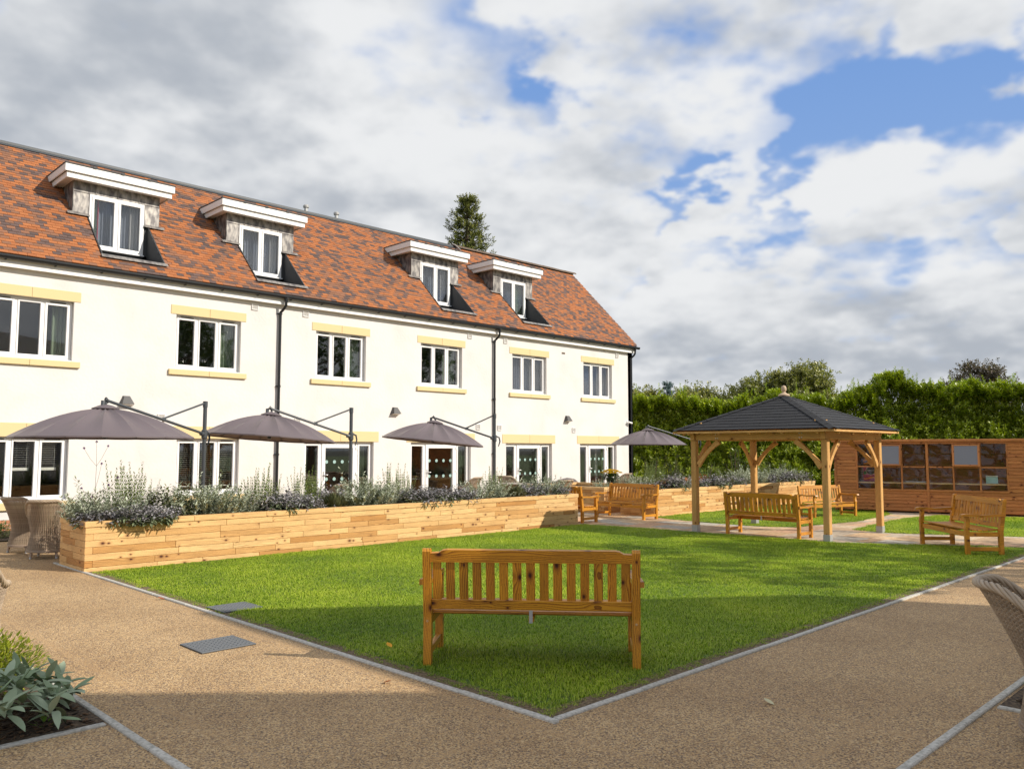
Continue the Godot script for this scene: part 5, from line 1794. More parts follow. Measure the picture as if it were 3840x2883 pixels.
# ------------------------------------------------------------------ pavilion
func make_pavilion() -> void:
	var c := Vector3(15.3, 0, -7.7)
	var o := thing("pavilion", "square timber garden pavilion with black shingled pyramid roof", "gazebo", c)
	var hx := 1.17
	var hz := 1.34
	var pw := 0.115
	var bt := 1.95
	var bb := 1.80
	var s: Shape
	for p in [[-1, -1], [-1, 1], [1, 1], [1, -1]]:
		var x: float = p[0] * hx
		var z: float = p[1] * hz
		s = Shape.new()
		s.uo = Vector2(rng.randf(), rng.randf())
		s.col = Color(0.97, 0.95, 0.92) * rf(0.85, 1.05)
		s.box(Vector3(x - pw / 2, 0.09, z - pw / 2), Vector3(x + pw / 2, bb - 0.002, z + pw / 2), 0.01)
		var post := part("post", s.mesh(), mat.pavilion_wood, o)
		s = Shape.new()
		s.box(Vector3(x - pw / 2 - 0.005, 0.0, z - pw / 2 - 0.005), Vector3(x + pw / 2 + 0.005, 0.13, z + pw / 2 + 0.005), 0.003)
		part("steel_shoe", s.mesh(), mat.galvanised, post)
	# ring beams, the pair along x lapping over the pair along z at the corners
	for e in [-1, 1]:
		s = Shape.new(); s.uo = Vector2(rng.randf(), rng.randf())
		s.box(Vector3(-hx - 0.09, bb, e * hz - 0.045), Vector3(hx + 0.09, bt, e * hz + 0.045), 0.006)
		part("ring_beam", s.mesh(), mat.pavilion_wood, o)
		s = Shape.new(); s.uo = Vector2(rng.randf(), rng.randf())
		s.box(Vector3(e * hx - 0.045, bb + 0.002, -hz + 0.047), Vector3(e * hx + 0.045, bt - 0.002, hz - 0.047), 0.006)
		part("ring_beam", s.mesh(), mat.pavilion_wood, o)
		# the joint plates with their four bolts
		for f in [-0.62, 0.66]:
			for q in 4:
				s = Shape.new()
				s.lathe([Vector2(0.012, 0), Vector2(0.01, 0.006), Vector2(0, 0.008)], 8, Transform3D(Basis(Vector3.BACK, -PI / 2 * e), Vector3(e * (hx + 0.0455), bb + 0.035 + 0.075 * (q / 2), hz * f + 0.045 * (q % 2))))
				part("bolt", s.mesh(), mat.steel, o)
	# curved braces from posts to beams
	var arc := PackedVector2Array()
	for k in 9:
		var a := PI / 2 * k / 8.0
		arc.append(Vector2(0.52 - 0.5 * cos(a) * 1.0, -0.5 + 0.5 * sin(a)).lerp(Vector2(0.5 * k / 8.0, -0.5 + 0.5 * k / 8.0), 0.72))
	var curve := PackedVector2Array()
	for k in 9:
		var f := k / 8.0
		var bow := 0.055 * sin(PI * f)
		curve.append(Vector2(0.0 + 0.47 * f, -0.47 + 0.47 * f) + Vector2(0.7, -0.7) * (0.03 - bow * 0.9 + 0.055))
	for k in 9:
		var f := 1.0 - k / 8.0
		var bow := 0.055 * sin(PI * f)
		curve.append(Vector2(0.0 + 0.47 * f, -0.47 + 0.47 * f) + Vector2(0.7, -0.7) * (-0.02 - bow * 0.2))
	for p in [[-1, -1], [-1, 1], [1, 1], [1, -1]]:
		var x: float = p[0] * hx
		var z: float = p[1] * hz
		var bx := Basis(Vector3.RIGHT * -p[0], Vector3.UP, Vector3(0, 0, -p[0]))
		s = Shape.new(); s.uo = Vector2(rng.randf(), rng.randf()); s.col = Color(1, 0.97, 0.92)
		s.prism(curve.duplicate(), -0.03, 0.03, Transform3D(bx, Vector3(x - p[0] * pw / 2, bb - 0.004, z)))
		part("brace", s.mesh(), mat.pavilion_wood, o)
		var bz := Basis(Vector3.BACK * -p[1], Vector3.UP, Vector3(p[1], 0, 0))
		s = Shape.new(); s.uo = Vector2(rng.randf(), rng.randf()); s.col = Color(1, 0.97, 0.92)
		s.prism(curve.duplicate(), -0.03, 0.03, Transform3D(bz, Vector3(x, bb - 0.004, z - p[1] * pw / 2)))
		part("brace", s.mesh(), mat.pavilion_wood, o)
	# rafters, boards, shingles
	var ex := hx + 0.3
	var ez := hz + 0.3
	var ey := 1.985
	var ay := 2.69
	var apex := Vector3(0, ay, 0)
	var dirs := [[Vector3(-ex, ey, ez), Vector3(-ex, ey, -ez)], [Vector3(ex, ey, -ez), Vector3(ex, ey, ez)], [Vector3(ex, ey, ez), Vector3(-ex, ey, ez)], [Vector3(-ex, ey, -ez), Vector3(ex, ey, -ez)]]
	# the order above runs counter-clockwise from outside for each slope: right end first
	for q in dirs:
		var a: Vector3 = q[1]
		var b: Vector3 = q[0]
		var nn := (b - a).cross(apex - a).normalized()
		if nn.y < 0:
			nn = -nn
		var low := nn * -0.03
		s = Shape.new()
		var deck := [a + low, b + low, apex + low]
		s.tri(deck[0], deck[1], deck[2]); s.tri(deck[0], deck[2], deck[1])
		part("roof_boards", s.mesh(), mat.pavilion_wood, o)
		for k in 5:
			var f := (k + 0.5) / 5.0
			var foot := a.lerp(b, f)
			var reach := 1.0 - absf(f - 0.5) * 2.0
			var head := foot.lerp((a + b) / 2 + (apex - (a + b) / 2), 0.0) + (apex - (a + b) / 2) * maxf(0.28, reach * 0.92)
			s = Shape.new(); s.uo = Vector2(rng.randf(), rng.randf())
			s.beam(foot + nn * -0.068, head + nn * -0.068, 0.045, 0.07, 0.004, nn)
			part("rafter", s.mesh(), mat.pavilion_wood, o)
		# a fascia strip under the edge
		s = Shape.new()
		s.beam(a + Vector3(0, -0.03, 0) * 1.0 + nn * -0.008, b + Vector3(0, -0.03, 0) + nn * -0.008, 0.02, 0.035)
		part("eaves_board", s.mesh(), mat.pavilion_wood, o)
		# shingles in courses
		var rows := 12
		var mid := (a + b) / 2
		var ln := mid.distance_to(apex)
		var up := (apex - mid) / ln
		var al := (b - a).normalized()
		var half := a.distance_to(b) / 2
		for r in rows:
			var f0 := float(r) / rows
			var f1 := minf((r + 1.25) / rows, 0.985)
			var w0 := half * (1.0 - f0) + (0.012 if r == 0 else 0.0)
			var w1 := half * (1.0 - f1)
			var step := 0.3
			var x := -w0 - (0.15 if r % 2 else 0.02)
			while x < w0:
				var xa := maxf(x + 0.003, -w0)
				var xb := minf(x + step - 0.003, w0)
				x += step
				if xb - xa < 0.03:
					continue
				# clip the upper corners to the hip
				var ta := clampf(xa, -w1, w1)
				var tb := clampf(xb, -w1, w1)
				var lift0 := nn * (0.012 + rf(0, 0.002))
				var lift1 := nn * 0.004
				var g0 := mid + up * (ln * f0) 
				var g1 := mid + up * (ln * f1)
				s = Shape.new()
				var t := rf(0.75, 1.2)
				s.col = Color(t, t, t * 1.02)
				var pa := g0 + al * xa + lift0; var pb := g0 + al * xb + lift0; var pc := g1 + al * tb + lift1; var pd := g1 + al * ta + lift1
				if (pb - pa).cross(pc - pa).dot(nn) > 0:
					s.quad(pa, pb, pc, pd)
				else:
					s.quad(pb, pa, pd, pc)
				var dn := nn * -0.009
				s.quad(pa + dn, pb + dn, pb, pa)
				s.quad(pb + dn, pa + dn, pa, pb)
				s.quad(pb + dn, pc + dn, pc, pb)
				s.quad(pd + dn, pa + dn, pa, pd)
				part("shingle", s.mesh(), mat.felt, o)
	# hip caps
	for q in [Vector3(-ex, ey, -ez), Vector3(-ex, ey, ez), Vector3(ex, ey, ez), Vector3(ex, ey, -ez)]:
		var dd: Vector3 = apex - q
		var side := dd.cross(Vector3.UP).normalized()
		for k in 10:
			s = Shape.new()
			var t := rf(0.8, 1.15)
			s.col = Color(t, t, t * 1.02)
			var a: Vector3 = q + dd * (k / 10.0) + Vector3(0, 0.026, 0)
			var b: Vector3 = q + dd * minf((k + 1.15) / 10.0, 0.99) + Vector3(0, 0.018, 0)
			var w := 0.1
			var sag := Vector3(0, -0.034, 0)
			s.quad(a - side * w + sag, a, b, b - side * w + sag)
			s.quad(a, a + side * w + sag, b + side * w + sag, b)
			s.quad(a - side * w + sag * 1.4, a + Vector3(0, -0.012, 0), a, a - side * w + sag)
			s.quad(a + Vector3(0, -0.012, 0), a + side * w + sag * 1.4, a + side * w + sag, a)
			part("hip_shingle", s.mesh(), mat.felt, o)
	s = Shape.new()
	s.lathe([Vector2(0.11, 0.0), Vector2(0.11, 0.025), Vector2(0.09, 0.04), Vector2(0.06, 0.05), Vector2(0.032, 0.075), Vector2(0.026, 0.09), Vector2(0.045, 0.1), Vector2(0.052, 0.13), Vector2(0.05, 0.165), Vector2(0.035, 0.2), Vector2(0.0, 0.215)], 16, Transform3D(Basis(), Vector3(0, ay - 0.01, 0)))
	part("finial", s.mesh(), mat.finial_wood, o)

# ------------------------------------------------------------------ parasols
func make_parasol(label: String, pole: Vector2, ctr: Vector2, rad: float, rim: float, tilt: float) -> void:
	var o := thing("parasol", label, "parasol", Vector3(pole.x, 0, pole.y), 0, "grey cantilever parasols on the terrace")
	var to := Vector3(ctr.x - pole.x, 0, ctr.y - pole.y)
	var dist := to.length()
	var d := to / dist
	var s := Shape.new()
	s.box(Vector3(-0.45, 0.002, -0.06), Vector3(0.45, 0.05, 0.06), 0.01)
	s.box(Vector3(-0.06, 0.0021, -0.45), Vector3(0.06, 0.049, 0.45), 0.01)
	part("base", s.mesh(), mat.grey_metal, o)
	s = Shape.new()
	s.tube([Vector3(0, 0.05, 0), Vector3(0, 2.5, 0)], [0.036], 14)
	part("pole", s.mesh(), mat.grey_metal, o)
	s = Shape.new()
	s.lathe([Vector2(0.036, 2.40), Vector2(0.044, 2.40), Vector2(0.044, 2.51), Vector2(0, 2.515)], 14)
	part("pole_cap", s.mesh(), mat.grey_metal, o)
	var clamp_y := 1.9
	s = Shape.new()
	s.lathe([Vector2(0.036, clamp_y - 0.09), Vector2(0.055, clamp_y - 0.07), Vector2(0.055, clamp_y + 0.07), Vector2(0.036, clamp_y + 0.09)], 14)
	s.tube([d * 0.02 + Vector3(0, clamp_y, 0), d * 0.1 + Vector3(0, clamp_y + 0.01, 0)], [0.045, 0.038], 10)
	part("clamp", s.mesh(), mat.grey_metal, o)
	var hs := Shape.new()
	hs.tube([d * -0.05 + Vector3(0, clamp_y + 0.05, 0), d * -0.12 + Vector3(0, clamp_y + 0.02, 0), d * -0.14 + Vector3(0, clamp_y - 0.08, 0), d * -0.1 + Vector3(0, clamp_y - 0.2, 0)], [0.018, 0.02, 0.018, 0.012], 8)
	part("handle", hs.mesh(), mat.grey_metal, o)
	var head := d * dist + Vector3(0, rim + 0.59, 0)
	var a0 := d * 0.07 + Vector3(0, clamp_y + 0.02, 0)
	s = Shape.new()
	s.tube([a0, head], [0.024], 10)
	part("arm", s.mesh(), mat.grey_metal, o)
	var joint := a0.lerp(head, 0.43)
	s = Shape.new()
	s.tube([Vector3(0, 2.47, 0) + d * 0.03, joint + Vector3(0, 0.03, 0)], [0.017], 10)
	part("strut", s.mesh(), mat.grey_metal, o)
	s = Shape.new()
	s.bar(Vector3(0.08, 0.07, 0.045), Transform3D(Basis(d, Vector3.UP, d.cross(Vector3.UP)), joint + Vector3(0, 0.01, 0)), 0.012)
	part("joint", s.mesh(), mat.grey_metal, o)
	s = Shape.new()
	s.tube([head - d * 0.05 + Vector3(0, -0.03, 0), head + Vector3(0, 0.015, 0), head + d * 0.05 + Vector3(0, -0.02, 0), head + d * 0.06 + Vector3(0, -0.13, 0)], [0.03, 0.036, 0.036, 0.03], 10)
	part("elbow", s.mesh(), mat.grey_metal, o)
	# canopy: eighteen gores over curved ribs, drawn in a little between them
	var n := 18
	var axis := d.cross(Vector3.UP)
	var cx := Transform3D(Basis(axis.normalized(), tilt), d * dist + Vector3(0, rim, 0))
	var rise := 0.46
	var prof := func(f: float) -> float:
		return rise * (1.0 - pow(f, 1.75))
	var steps := 9
	var gore := Shape.new()
	var wa := TAU / n
	for k in steps:
		for j in 4:
			var ps := []
			var ns := []
			for c in [[k, j], [k, j + 1], [k + 1, j + 1], [k + 1, j]]:
				var f: float = 0.035 + 0.965 * float(c[0]) / steps
				var g: float = float(c[1]) / 4.0
				var a: float = wa * (g - 0.5)
				var sag: float = sin(PI * g) * 0.2 * f * (1.02 - f)
				var rr: float = rad * f * (1.0 - 0.012 * sin(PI * g) * f)
				ps.append(Vector3(cos(a) * rr, prof.call(f) - sag, -sin(a) * rr))
				var slope: float = rise * 1.75 * pow(f, 0.75) / rad
				var side: float = -cos(PI * g) * PI * 0.2 * f * (1.02 - f) / (rad * f * wa)
				ns.append((Vector3(cos(a) * slope, 1.0, -sin(a) * slope) + Vector3(-sin(a), 0, -cos(a)) * -side).normalized())
			gore.squad([ps[0], ps[3], ps[2], ps[1]], [ns[0], ns[3], ns[2], ns[1]], [Vector2.ZERO, Vector2.ZERO, Vector2.ZERO, Vector2.ZERO])
	# a short hem
	for j in 4:
		var q := []
		for c in [j, j + 1]:
			var g: float = c / 4.0
			var a: float = wa * (g - 0.5)
			var rr: float = rad * (1.0 - 0.012 * sin(PI * g))
			q.append(Vector3(cos(a) * rr, -sin(PI * g) * 0.004, -sin(a) * rr))
		var dn := Vector3(0, -0.022, 0)
		gore.quad(q[0] + dn, q[1] + dn, q[1], q[0])
	var gm := gore.mesh()
	var rib := Shape.new()
	var rp := []
	for k in 8:
		var f := 0.05 + 0.95 * k / 7.0
		rp.append(Vector3(cos(wa * 0.5) * rad * f, prof.call(f) - 0.018, -sin(wa * 0.5) * rad * f))
	rib.tube(rp, [0.007], 5)
	var rm := rib.mesh()
	for k in n:
		var b := cx * Transform3D(Basis(Vector3.UP, wa * k), Vector3.ZERO)
		part("canopy_panel", gm, mat.canopy, o, b)
		part("rib", rm, mat.grey_metal, o, b)
	s = Shape.new()
	var vp := []
	for k in 5:
		vp.append(Vector2(0.19 * (1.0 - k / 4.0) + 0.02, 0.0))
	s.lathe([Vector2(0.2, rise - 0.015), Vector2(0.205, rise - 0.0), Vector2(0.1, rise + 0.045), Vector2(0.03, rise + 0.06), Vector2(0.0, rise + 0.06)], 18, cx)
	part("vent_cap", s.mesh(), mat.canopy, o)
	s = Shape.new()
	s.lathe([Vector2(0.0, -0.02), Vector2(0.04, -0.02), Vector2(0.04, 0.1), Vector2(0.02, 0.12), Vector2(0.02, rise + 0.1), Vector2(0, rise + 0.1)], 10, cx)
	part("hub", s.mesh(), mat.grey_metal, o)

# ------------------------------------------------------------------ wicker chairs
func chair_r(y: float, th: float) -> Vector3:
	# plan radius at height y and angle th (0 = middle of the back, towards -z)
	var back := 0.5 + 0.5 * cos(th)
	var waist := 0.205 + 0.055 * pow(clampf((0.42 - y) / 0.34, 0.0, 1.0), 1.4) + 0.095 * pow(clampf((y - 0.36) / 0.5, 0.0, 1.0), 1.1)
	var lean := 0.13 * pow(clampf((y - 0.4) / 0.45, 0.0, 1.0), 1.3) * back
	var rr := waist
	return Vector3(sin(th) * rr * 1.08, y, -cos(th) * (rr + lean))

func chair_top(th: float) -> float:
	var t := absf(th)
	if t > 2.25:
		return 0.42
	var hi := 0.86
	var arm := 0.62
	return lerpf(hi, arm, smoothstep(0.55, 1.55, t)) - 0.015 * smoothstep(1.6, 2.2, t)

func weave(s: Shape, row: float, seg: int, y0: float, lo_th: float, hi_th: float, jr: int) -> void:
	var last := []
	for k in seg + 1:
		var th := lerpf(lo_th, hi_th, float(k) / seg)
		if y0 > chair_top(th) - 0.012:
			last = []
			continue
		var c := chair_r(y0, th)
		var outw := Vector3(sin(th), 0, -cos(th))
		var wav := 0.0075 * cos(PI * (k + jr))
		var p := c + outw * wav
		var h := row * 0.46
		var now := [p + Vector3(0, h, 0), p + outw * 0.0045, p - Vector3(0, h, 0), p - outw * 0.0045, outw]
		if last.size():
			for q in 4:
				var a: Vector3 = last[q]; var b: Vector3 = now[q]; var d: Vector3 = now[(q + 1) % 4]; var e: Vector3 = last[(q + 1) % 4]
				s.quad(a, b, d, e)
		last = now

func chair_mesh(fine: bool) -> Array:
	var r := RandomNumberGenerator.new()
	r.seed = 17
	var row := 0.0105 if fine else 0.016
	var s := Shape.new()
	var y := 0.105
	var j := 0
	while y < 0.86:
		var t := r.randf_range(0.75, 1.2)
		s.col = Color(0.36, 0.275, 0.19) * t
		weave(s, row, 116 if fine else 64, y, -PI, PI, j)
		y += row
		j += 1
	var seg := 116 if fine else 64
	for k in range(0, seg, 2):
		var th := lerpf(-PI, PI, (k + 0.5) / seg)
		var ps := []
		var top := chair_top(th) - 0.01
		for q in 7:
			ps.append(chair_r(lerpf(0.11, top, q / 6.0), th))
		s.col = Color(0.4, 0.3, 0.21) * r.randf_range(0.8, 1.1)
		s.tube(ps, [0.0052], 5, false)
	# the rim: bundle of strands wound along the top edge
	var rim := Shape.new()
	for w in 5:
		var ps := []
		for k in 91:
			var th := lerpf(-2.24, 2.24, k / 90.0)
			var c := chair_r(chair_top(th), th)
			var outw := Vector3(sin(th), 0, -cos(th))
			var ph := th * 11.0 + w * TAU / 5.0
			ps.append(c + outw * cos(ph) * 0.019 + Vector3(0, sin(ph) * 0.017, 0))
		var t := r.randf_range(0.85, 1.15)
		rim.col = Color(0.42, 0.33, 0.235) * t
		rim.tube(ps, [0.0105], 6)
	var low := Shape.new()
	low.col = Color(0.3, 0.22, 0.16)
	for yy in [0.1, 0.118]:
		var ps := []
		for k in 61:
			var th := lerpf(-PI, PI, k / 60.0)
			ps.append(chair_r(yy, th))
		low.tube(ps, [0.012], 6)
	for e in [-1, 1]:
		low.tube([chair_r(0.42, e * 2.25), chair_r(0.6, e * 2.25), ], [0.014], 6)
	return [s.mesh(), rim.mesh(), low.mesh()]

func make_chair(called: String, label: String, meshes: Array, at: Vector3, turn: float) -> Node3D:
	var o := thing(called, label, "chair", at, turn, "woven wicker tub chairs")
	part("woven_shell", meshes[0], mat.wicker, o)
	part("braided_rim", meshes[1], mat.wicker, o)
	part("lower_band", meshes[2], mat.wicker, o)
	for th in [0.7, -0.7, 2.45, -2.45]:
		var s := Shape.new()
		s.col = Color(0.36, 0.27, 0.2)
		var p := chair_r(0.12, th) * Vector3(0.93, 1, 0.93)
		s.tube([p, p * Vector3(1.06, 0, 1.06) + Vector3(0, 0.028, 0)], [0.021, 0.018], 8)
		var leg := part("leg", s.mesh(), mat.wicker, o)
		s = Shape.new()
		s.tube([p * Vector3(1.06, 0, 1.06) + Vector3(0, 0.028, 0), p * Vector3(1.08, 0, 1.08)], [0.019, 0.017], 8)
		part("foot_cap", s.mesh(), mat.galvanised, leg)
	var s := Shape.new()
	var pr := []
	s.lathe([Vector2(0, 0.36), Vector2(0.185, 0.36), Vector2(0.2, 0.385), Vector2(0.185, 0.43), Vector2(0, 0.44)], 20)
	part("seat_cushion", s.mesh(), mat.cushion, o)
	return o

func make_table(label: String, at: Vector3) -> void:
	var o := thing("wicker_table", label, "table", at)
	var s := Shape.new()
	s.col = Color(0.3, 0.26, 0.23)
	s.lathe([Vector2(0, 0.66), Vector2(0.5, 0.66), Vector2(0.52, 0.675), Vector2(0.52, 0.69), Vector2(0, 0.695)], 24)
	part("tabletop", s.mesh(), mat.wicker, o)
	s = Shape.new()
	s.col = Color(0.24, 0.18, 0.13)
	s.lathe([Vector2(0.3, 0.02), Vector2(0.2, 0.3), Vector2(0.24, 0.659)], 20)
	part("pedestal", s.mesh(), mat.wicker, o)

func make_seating() -> void:
	var fine := chair_mesh(true)
	var far := chair_mesh(false)
	make_chair("wicker_chair", "large wicker chair cut by the right edge, in the foreground shade", fine, Vector3(5.3, 0, -1.06), deg_to_rad(15))
	make_chair("wicker_chair", "wicker chair whose top shows at the left edge beyond the bed", fine, Vector3(1.42, 0, -7.1), deg_to_rad(150))
	make_chair("wicker_chair", "wicker chair close to the left end of the long planter", fine, Vector3(3.8, 0, -13.75), deg_to_rad(150))
	make_chair("wicker_chair", "wicker chair at the far left by the wall bed, behind its twin", fine, Vector3(3.78, 0, -14.75), deg_to_rad(122))
	make_chair("wicker_chair", "wicker chair back in front of the second patio doors", far, Vector3(14.9, 0, -16.75), deg_to_rad(200))
	make_chair("wicker_chair", "tan wicker chair tilted by the table at the third patio doors", far, Vector3(16.7, 0, -16.9), deg_to_rad(110))
	make_chair("wicker_chair", "dark wicker chair behind the right end of the long planter", far, Vector3(15.28, 0, -13.75), deg_to_rad(170))
	make_chair("wicker_chair", "wicker chair behind the yellow chrysanthemums by the farthest doors", far, Vector3(20.9, 0, -16.2), deg_to_rad(190))
	make_chair("wicker_chair", "dark wicker chair in front of the nearest patio doors", far, Vector3(9.95, 0, -15.5), deg_to_rad(180))
	make_table("round wicker table behind the left end of the long planter", Vector3(4.6, 0, -14.6))
	make_table("round wicker table by the third patio doors", Vector3(16.1, 0, -16.3))
	make_table("round wicker table beside the far downpipe", Vector3(21.9, 0, -15.6))

# ------------------------------------------------------------------ shed
func make_shed() -> void:
	# local x runs along the glazed front, z faces the garden
	var o := thing("potting_shed", "long reddish timber potting shed with two rows of panes", "shed", Vector3(21.75, 0, -9.55), 0)
	var dir := Vector3(0.2535, 0, 0.967)
	var face := Vector3(-0.967, 0, 0.2535)
	o.basis = Basis(dir, Vector3.UP, face)
	if o.basis.determinant() < 0:
		push_error("shed basis")
	var L := 4.9
	var off := 0.2
	var s: Shape
	var y := 0.05
	var k := 0
	var bh := 0.0865
	var cols := [0.36 + off, 0.87 + off, 1.44 + off, 2.0 + off, 2.62 + off, 3.21 + off, 3.79 + off]
	var x_l: float = cols[0]
	var x_r: float = cols[6]
	while y < 1.8:
		var segs := []
		if y + bh * 0.5 < 0.6 or y + bh * 0.5 > 1.77:
			segs = [[0.03, 2.005 + off], [2.065 + off, L - 0.03]]
		else:
			segs = [[0.03, x_l - 0.01], [x_r + 0.01, L - 0.03]]
		for g in segs:
			s = Shape.new(); stain(s)
			s.uo = Vector2(rng.randf() * 0.2, rng.randf())
			s.bar(Vector3(g[1] - g[0] - 0.004, bh - 0.008, 0.016), Transform3D(Basis(Vector3.RIGHT, -0.05), Vector3((g[0] + g[1]) / 2, y + bh / 2, 0.0)), 0.004)
			part("board", s.mesh(), mat.shed_wood, o)
		s = Shape.new(); stain(s)
		s.bar(Vector3(0.016, bh - 0.008, 1.9), Transform3D(Basis(), Vector3(0.0, y + bh / 2, -0.98)), 0.004)
		part("board", s.mesh(), mat.shed_wood, o)
		y += bh
		k += 1
	# solid skin behind the boards
	s = Shape.new()
	s.box(Vector3(0.01, 0.05, -1.96), Vector3(L - 0.01, 1.84, -1.94))
	s.box(Vector3(0.009, 0.05, -1.94), Vector3(0.02, 1.84, -0.012))
	s.box(Vector3(L - 0.02, 0.05, -1.94), Vector3(L - 0.009, 1.84, -0.012))
	s.box(Vector3(0.02, 0.04, -1.94), Vector3(L - 0.02, 0.06, -0.012))
	s.box(Vector3(0.02, 0.06, -0.03), Vector3(L - 0.02, 0.59, -0.012))
	s.box(Vector3(0.02, 0.592, -0.03), Vector3(x_l - 0.01, 1.83, -0.012))
	s.box(Vector3(x_r + 0.01, 0.592, -0.03), Vector3(L - 0.02, 1.83, -0.012))
	part("inner_wall", s.mesh(), mat.shed_wood, o)
	for x in [0.02, 2.035 + off, L - 0.02]:
		s = Shape.new(); stain(s)
		s.box(Vector3(x - 0.03, 0.03, -0.02), Vector3(x + 0.03, 1.82, 0.026), 0.005)
		part("corner_trim" if x < 0.1 or x > 4.5 else "cover_strip", s.mesh(), mat.shed_wood, o)
	s = Shape.new(); stain(s)
	s.box(Vector3(0.05, 1.765, 0.009), Vector3(L - 0.05, 1.82, 0.022), 0.004)
	part("head_board", s.mesh(), mat.shed_wood, o)
	s = Shape.new(); stain(s)
	s.box(Vector3(x_l - 0.03, 0.555, 0.004), Vector3(x_r + 0.03, 0.605, 0.028), 0.005)
	part("sill_board", s.mesh(), mat.shed_wood, o)
	# glazing bars
	for q in cols:
		if absf(q - 2.0 - off) < 0.05:
			continue
		s = Shape.new(); stain(s)
		s.box(Vector3(q - 0.02, 0.606, -0.03), Vector3(q + 0.02, 1.764, 0.014), 0.005)
		part("glazing_bar", s.mesh(), mat.shed_wood, o)
	for c in 6:
		var a: float = cols[c] + 0.02
		var b: float = cols[c + 1] - 0.02
		if c == 2:
			b -= 0.0
		if c == 3:
			a += 0.045
		s = Shape.new(); stain(s)
		s.box(Vector3(a + 0.001, 1.16, -0.025), Vector3(b - 0.001, 1.195, 0.012), 0.004)
		part("transom", s.mesh(), mat.shed_wood, o)
		for r in 2:
			var y0: float = [0.608, 1.197][r]
			var y1: float = [1.158, 1.762][r]
			if r == 1 and c in [1, 4]:
				continue
			# thin acrylic sheets, bellied by the way they are pinned
			s = Shape.new()
			var n := 10
			var bow := rf(0.012, 0.03) * (1.0 if rng.randf() < 0.6 else -1.0)
			var px := rf(1.0, 2.4)
			var py := rf(1.0, 2.4)
			var at := func(i: int, j: int) -> Vector3:
				var u := float(i) / n
				var v := float(j) / n
				return Vector3(lerpf(a, b, u), lerpf(y0, y1, v), -0.012 + bow * sin(PI * u) * sin(PI * v) + 0.3 * bow * sin(PI * u * px * 1.7 + py) * sin(PI * v * py) * sin(PI * u) * sin(PI * v) * 2.0)
			var nor := func(i: int, j: int) -> Vector3:
				var p0: Vector3 = at.call(i - 1, j); var p1: Vector3 = at.call(i + 1, j); var q0: Vector3 = at.call(i, j - 1); var q1: Vector3 = at.call(i, j + 1)
				return (p1 - p0).cross(q1 - q0).normalized()
			for i in n:
				for j in n:
					s.squad([at.call(i, j), at.call(i + 1, j), at.call(i + 1, j + 1), at.call(i, j + 1)], [nor.call(i, j), nor.call(i + 1, j), nor.call(i + 1, j + 1), nor.call(i, j + 1)], [Vector2(i, j) / n, Vector2(i + 1, j) / n, Vector2(i + 1, j + 1) / n, Vector2(i, j + 1) / n])
			part("pane", s.mesh(), mat.acrylic, o)
	# two top-hung vents pushed open
	for c in [1, 4]:
		var a: float = cols[c] - 0.01
		var b: float = cols[c + 1] + 0.0
		s = Shape.new(); stain(s)
		s.box(Vector3(a, -0.575, -0.012), Vector3(a + 0.045, 0.0, 0.012), 0.004)
		s.box(Vector3(b - 0.045, -0.575, -0.012), Vector3(b, 0.0, 0.012), 0.004)
		s.box(Vector3(a + 0.046, -0.574, -0.011), Vector3(b - 0.046, -0.532, 0.0115), 0.004)
		s.box(Vector3(a + 0.046, -0.042, -0.011), Vector3(b - 0.046, -0.001, 0.0115), 0.004)
		var xf := Transform3D(Basis(Vector3.RIGHT, -0.3), Vector3(0, 1.755, 0.035))
		var v := part("open_vent", s.mesh(), mat.shed_wood, o, xf)
		s = Shape.new()
		s.box(Vector3(a + 0.04, -0.54, -0.002), Vector3(b - 0.04, -0.035, 0.002))
		part("pane", s.mesh(), mat.frosted, v)
	# roof with its front board
	s = Shape.new(); stain(s)
	s.box(Vector3(-0.06, 1.822, -0.02), Vector3(L + 0.06, 1.885, 0.06), 0.006)
	part("roof_board", s.mesh(), mat.shed_wood, o)
	s = Shape.new()
	s.box(Vector3(-0.06, 1.84, -2.05), Vector3(L + 0.06, 1.888, -0.021), 0.004)
	part("roof", s.mesh(), mat.felt, o)
	for x in [0.3, 2.2, 4.5]:
		s = Shape.new()
		s.box(Vector3(x - 0.3, 0.0, -1.9), Vector3(x + 0.3, 0.039, -0.05))
		part("bearer", s.mesh(), mat.interior_dark, o)
	s = Shape.new()
	s.box(Vector3(0.1, 0.74, -0.42), Vector3(L - 0.1, 0.775, -0.06), 0.004)
	part("shelf", s.mesh(), mat.shelf_wood, o)
	# things on the shelf
	var put := func(called: String, label: String, cat: String, x: float, yy: float, z: float) -> Node3D:
		var q := thing(called, label, cat)
		q.transform = o.transform * Transform3D(Basis(), Vector3(x, yy, z))
		return q
	var sack: Node3D = put.call("compost_sack", "purple and pink sack of compost behind the lower left pane of the shed", "sack", 0.62 + off, 0.776, -0.2)
	s = Shape.new()
	pillow(s, 0.2, 0.21, 0.06)
	part("bag", s.mesh(), bag_material([Color(0.32, 0.09, 0.22), Color(0.55, 0.13, 0.3), Color(0.12, 0.05, 0.13), Color(0.16, 0.3, 0.08), Color(0.75, 0.4, 0.02)], "Compost"), sack)
	sack = put.call("compost_sack", "sack with orange and blue print behind the upper left pane of the shed", "sack", 0.62 + off, 1.2, -0.32)
	s = Shape.new()
	pillow(s, 0.2, 0.09, 0.06)
	part("bag", s.mesh(), bag_material([Color(0.3, 0.1, 0.12), Color(0.75, 0.42, 0.03), Color(0.08, 0.2, 0.4), Color(0.1, 0.25, 0.45), Color(0.75, 0.4, 0.02)], ""), sack)
	s = Shape.new()
	s.box(Vector3(-0.24, -0.46, -0.1), Vector3(0.24, 0.0, 0.08), 0.01)
	part("box", s.mesh(), mat.interior_dark, sack)
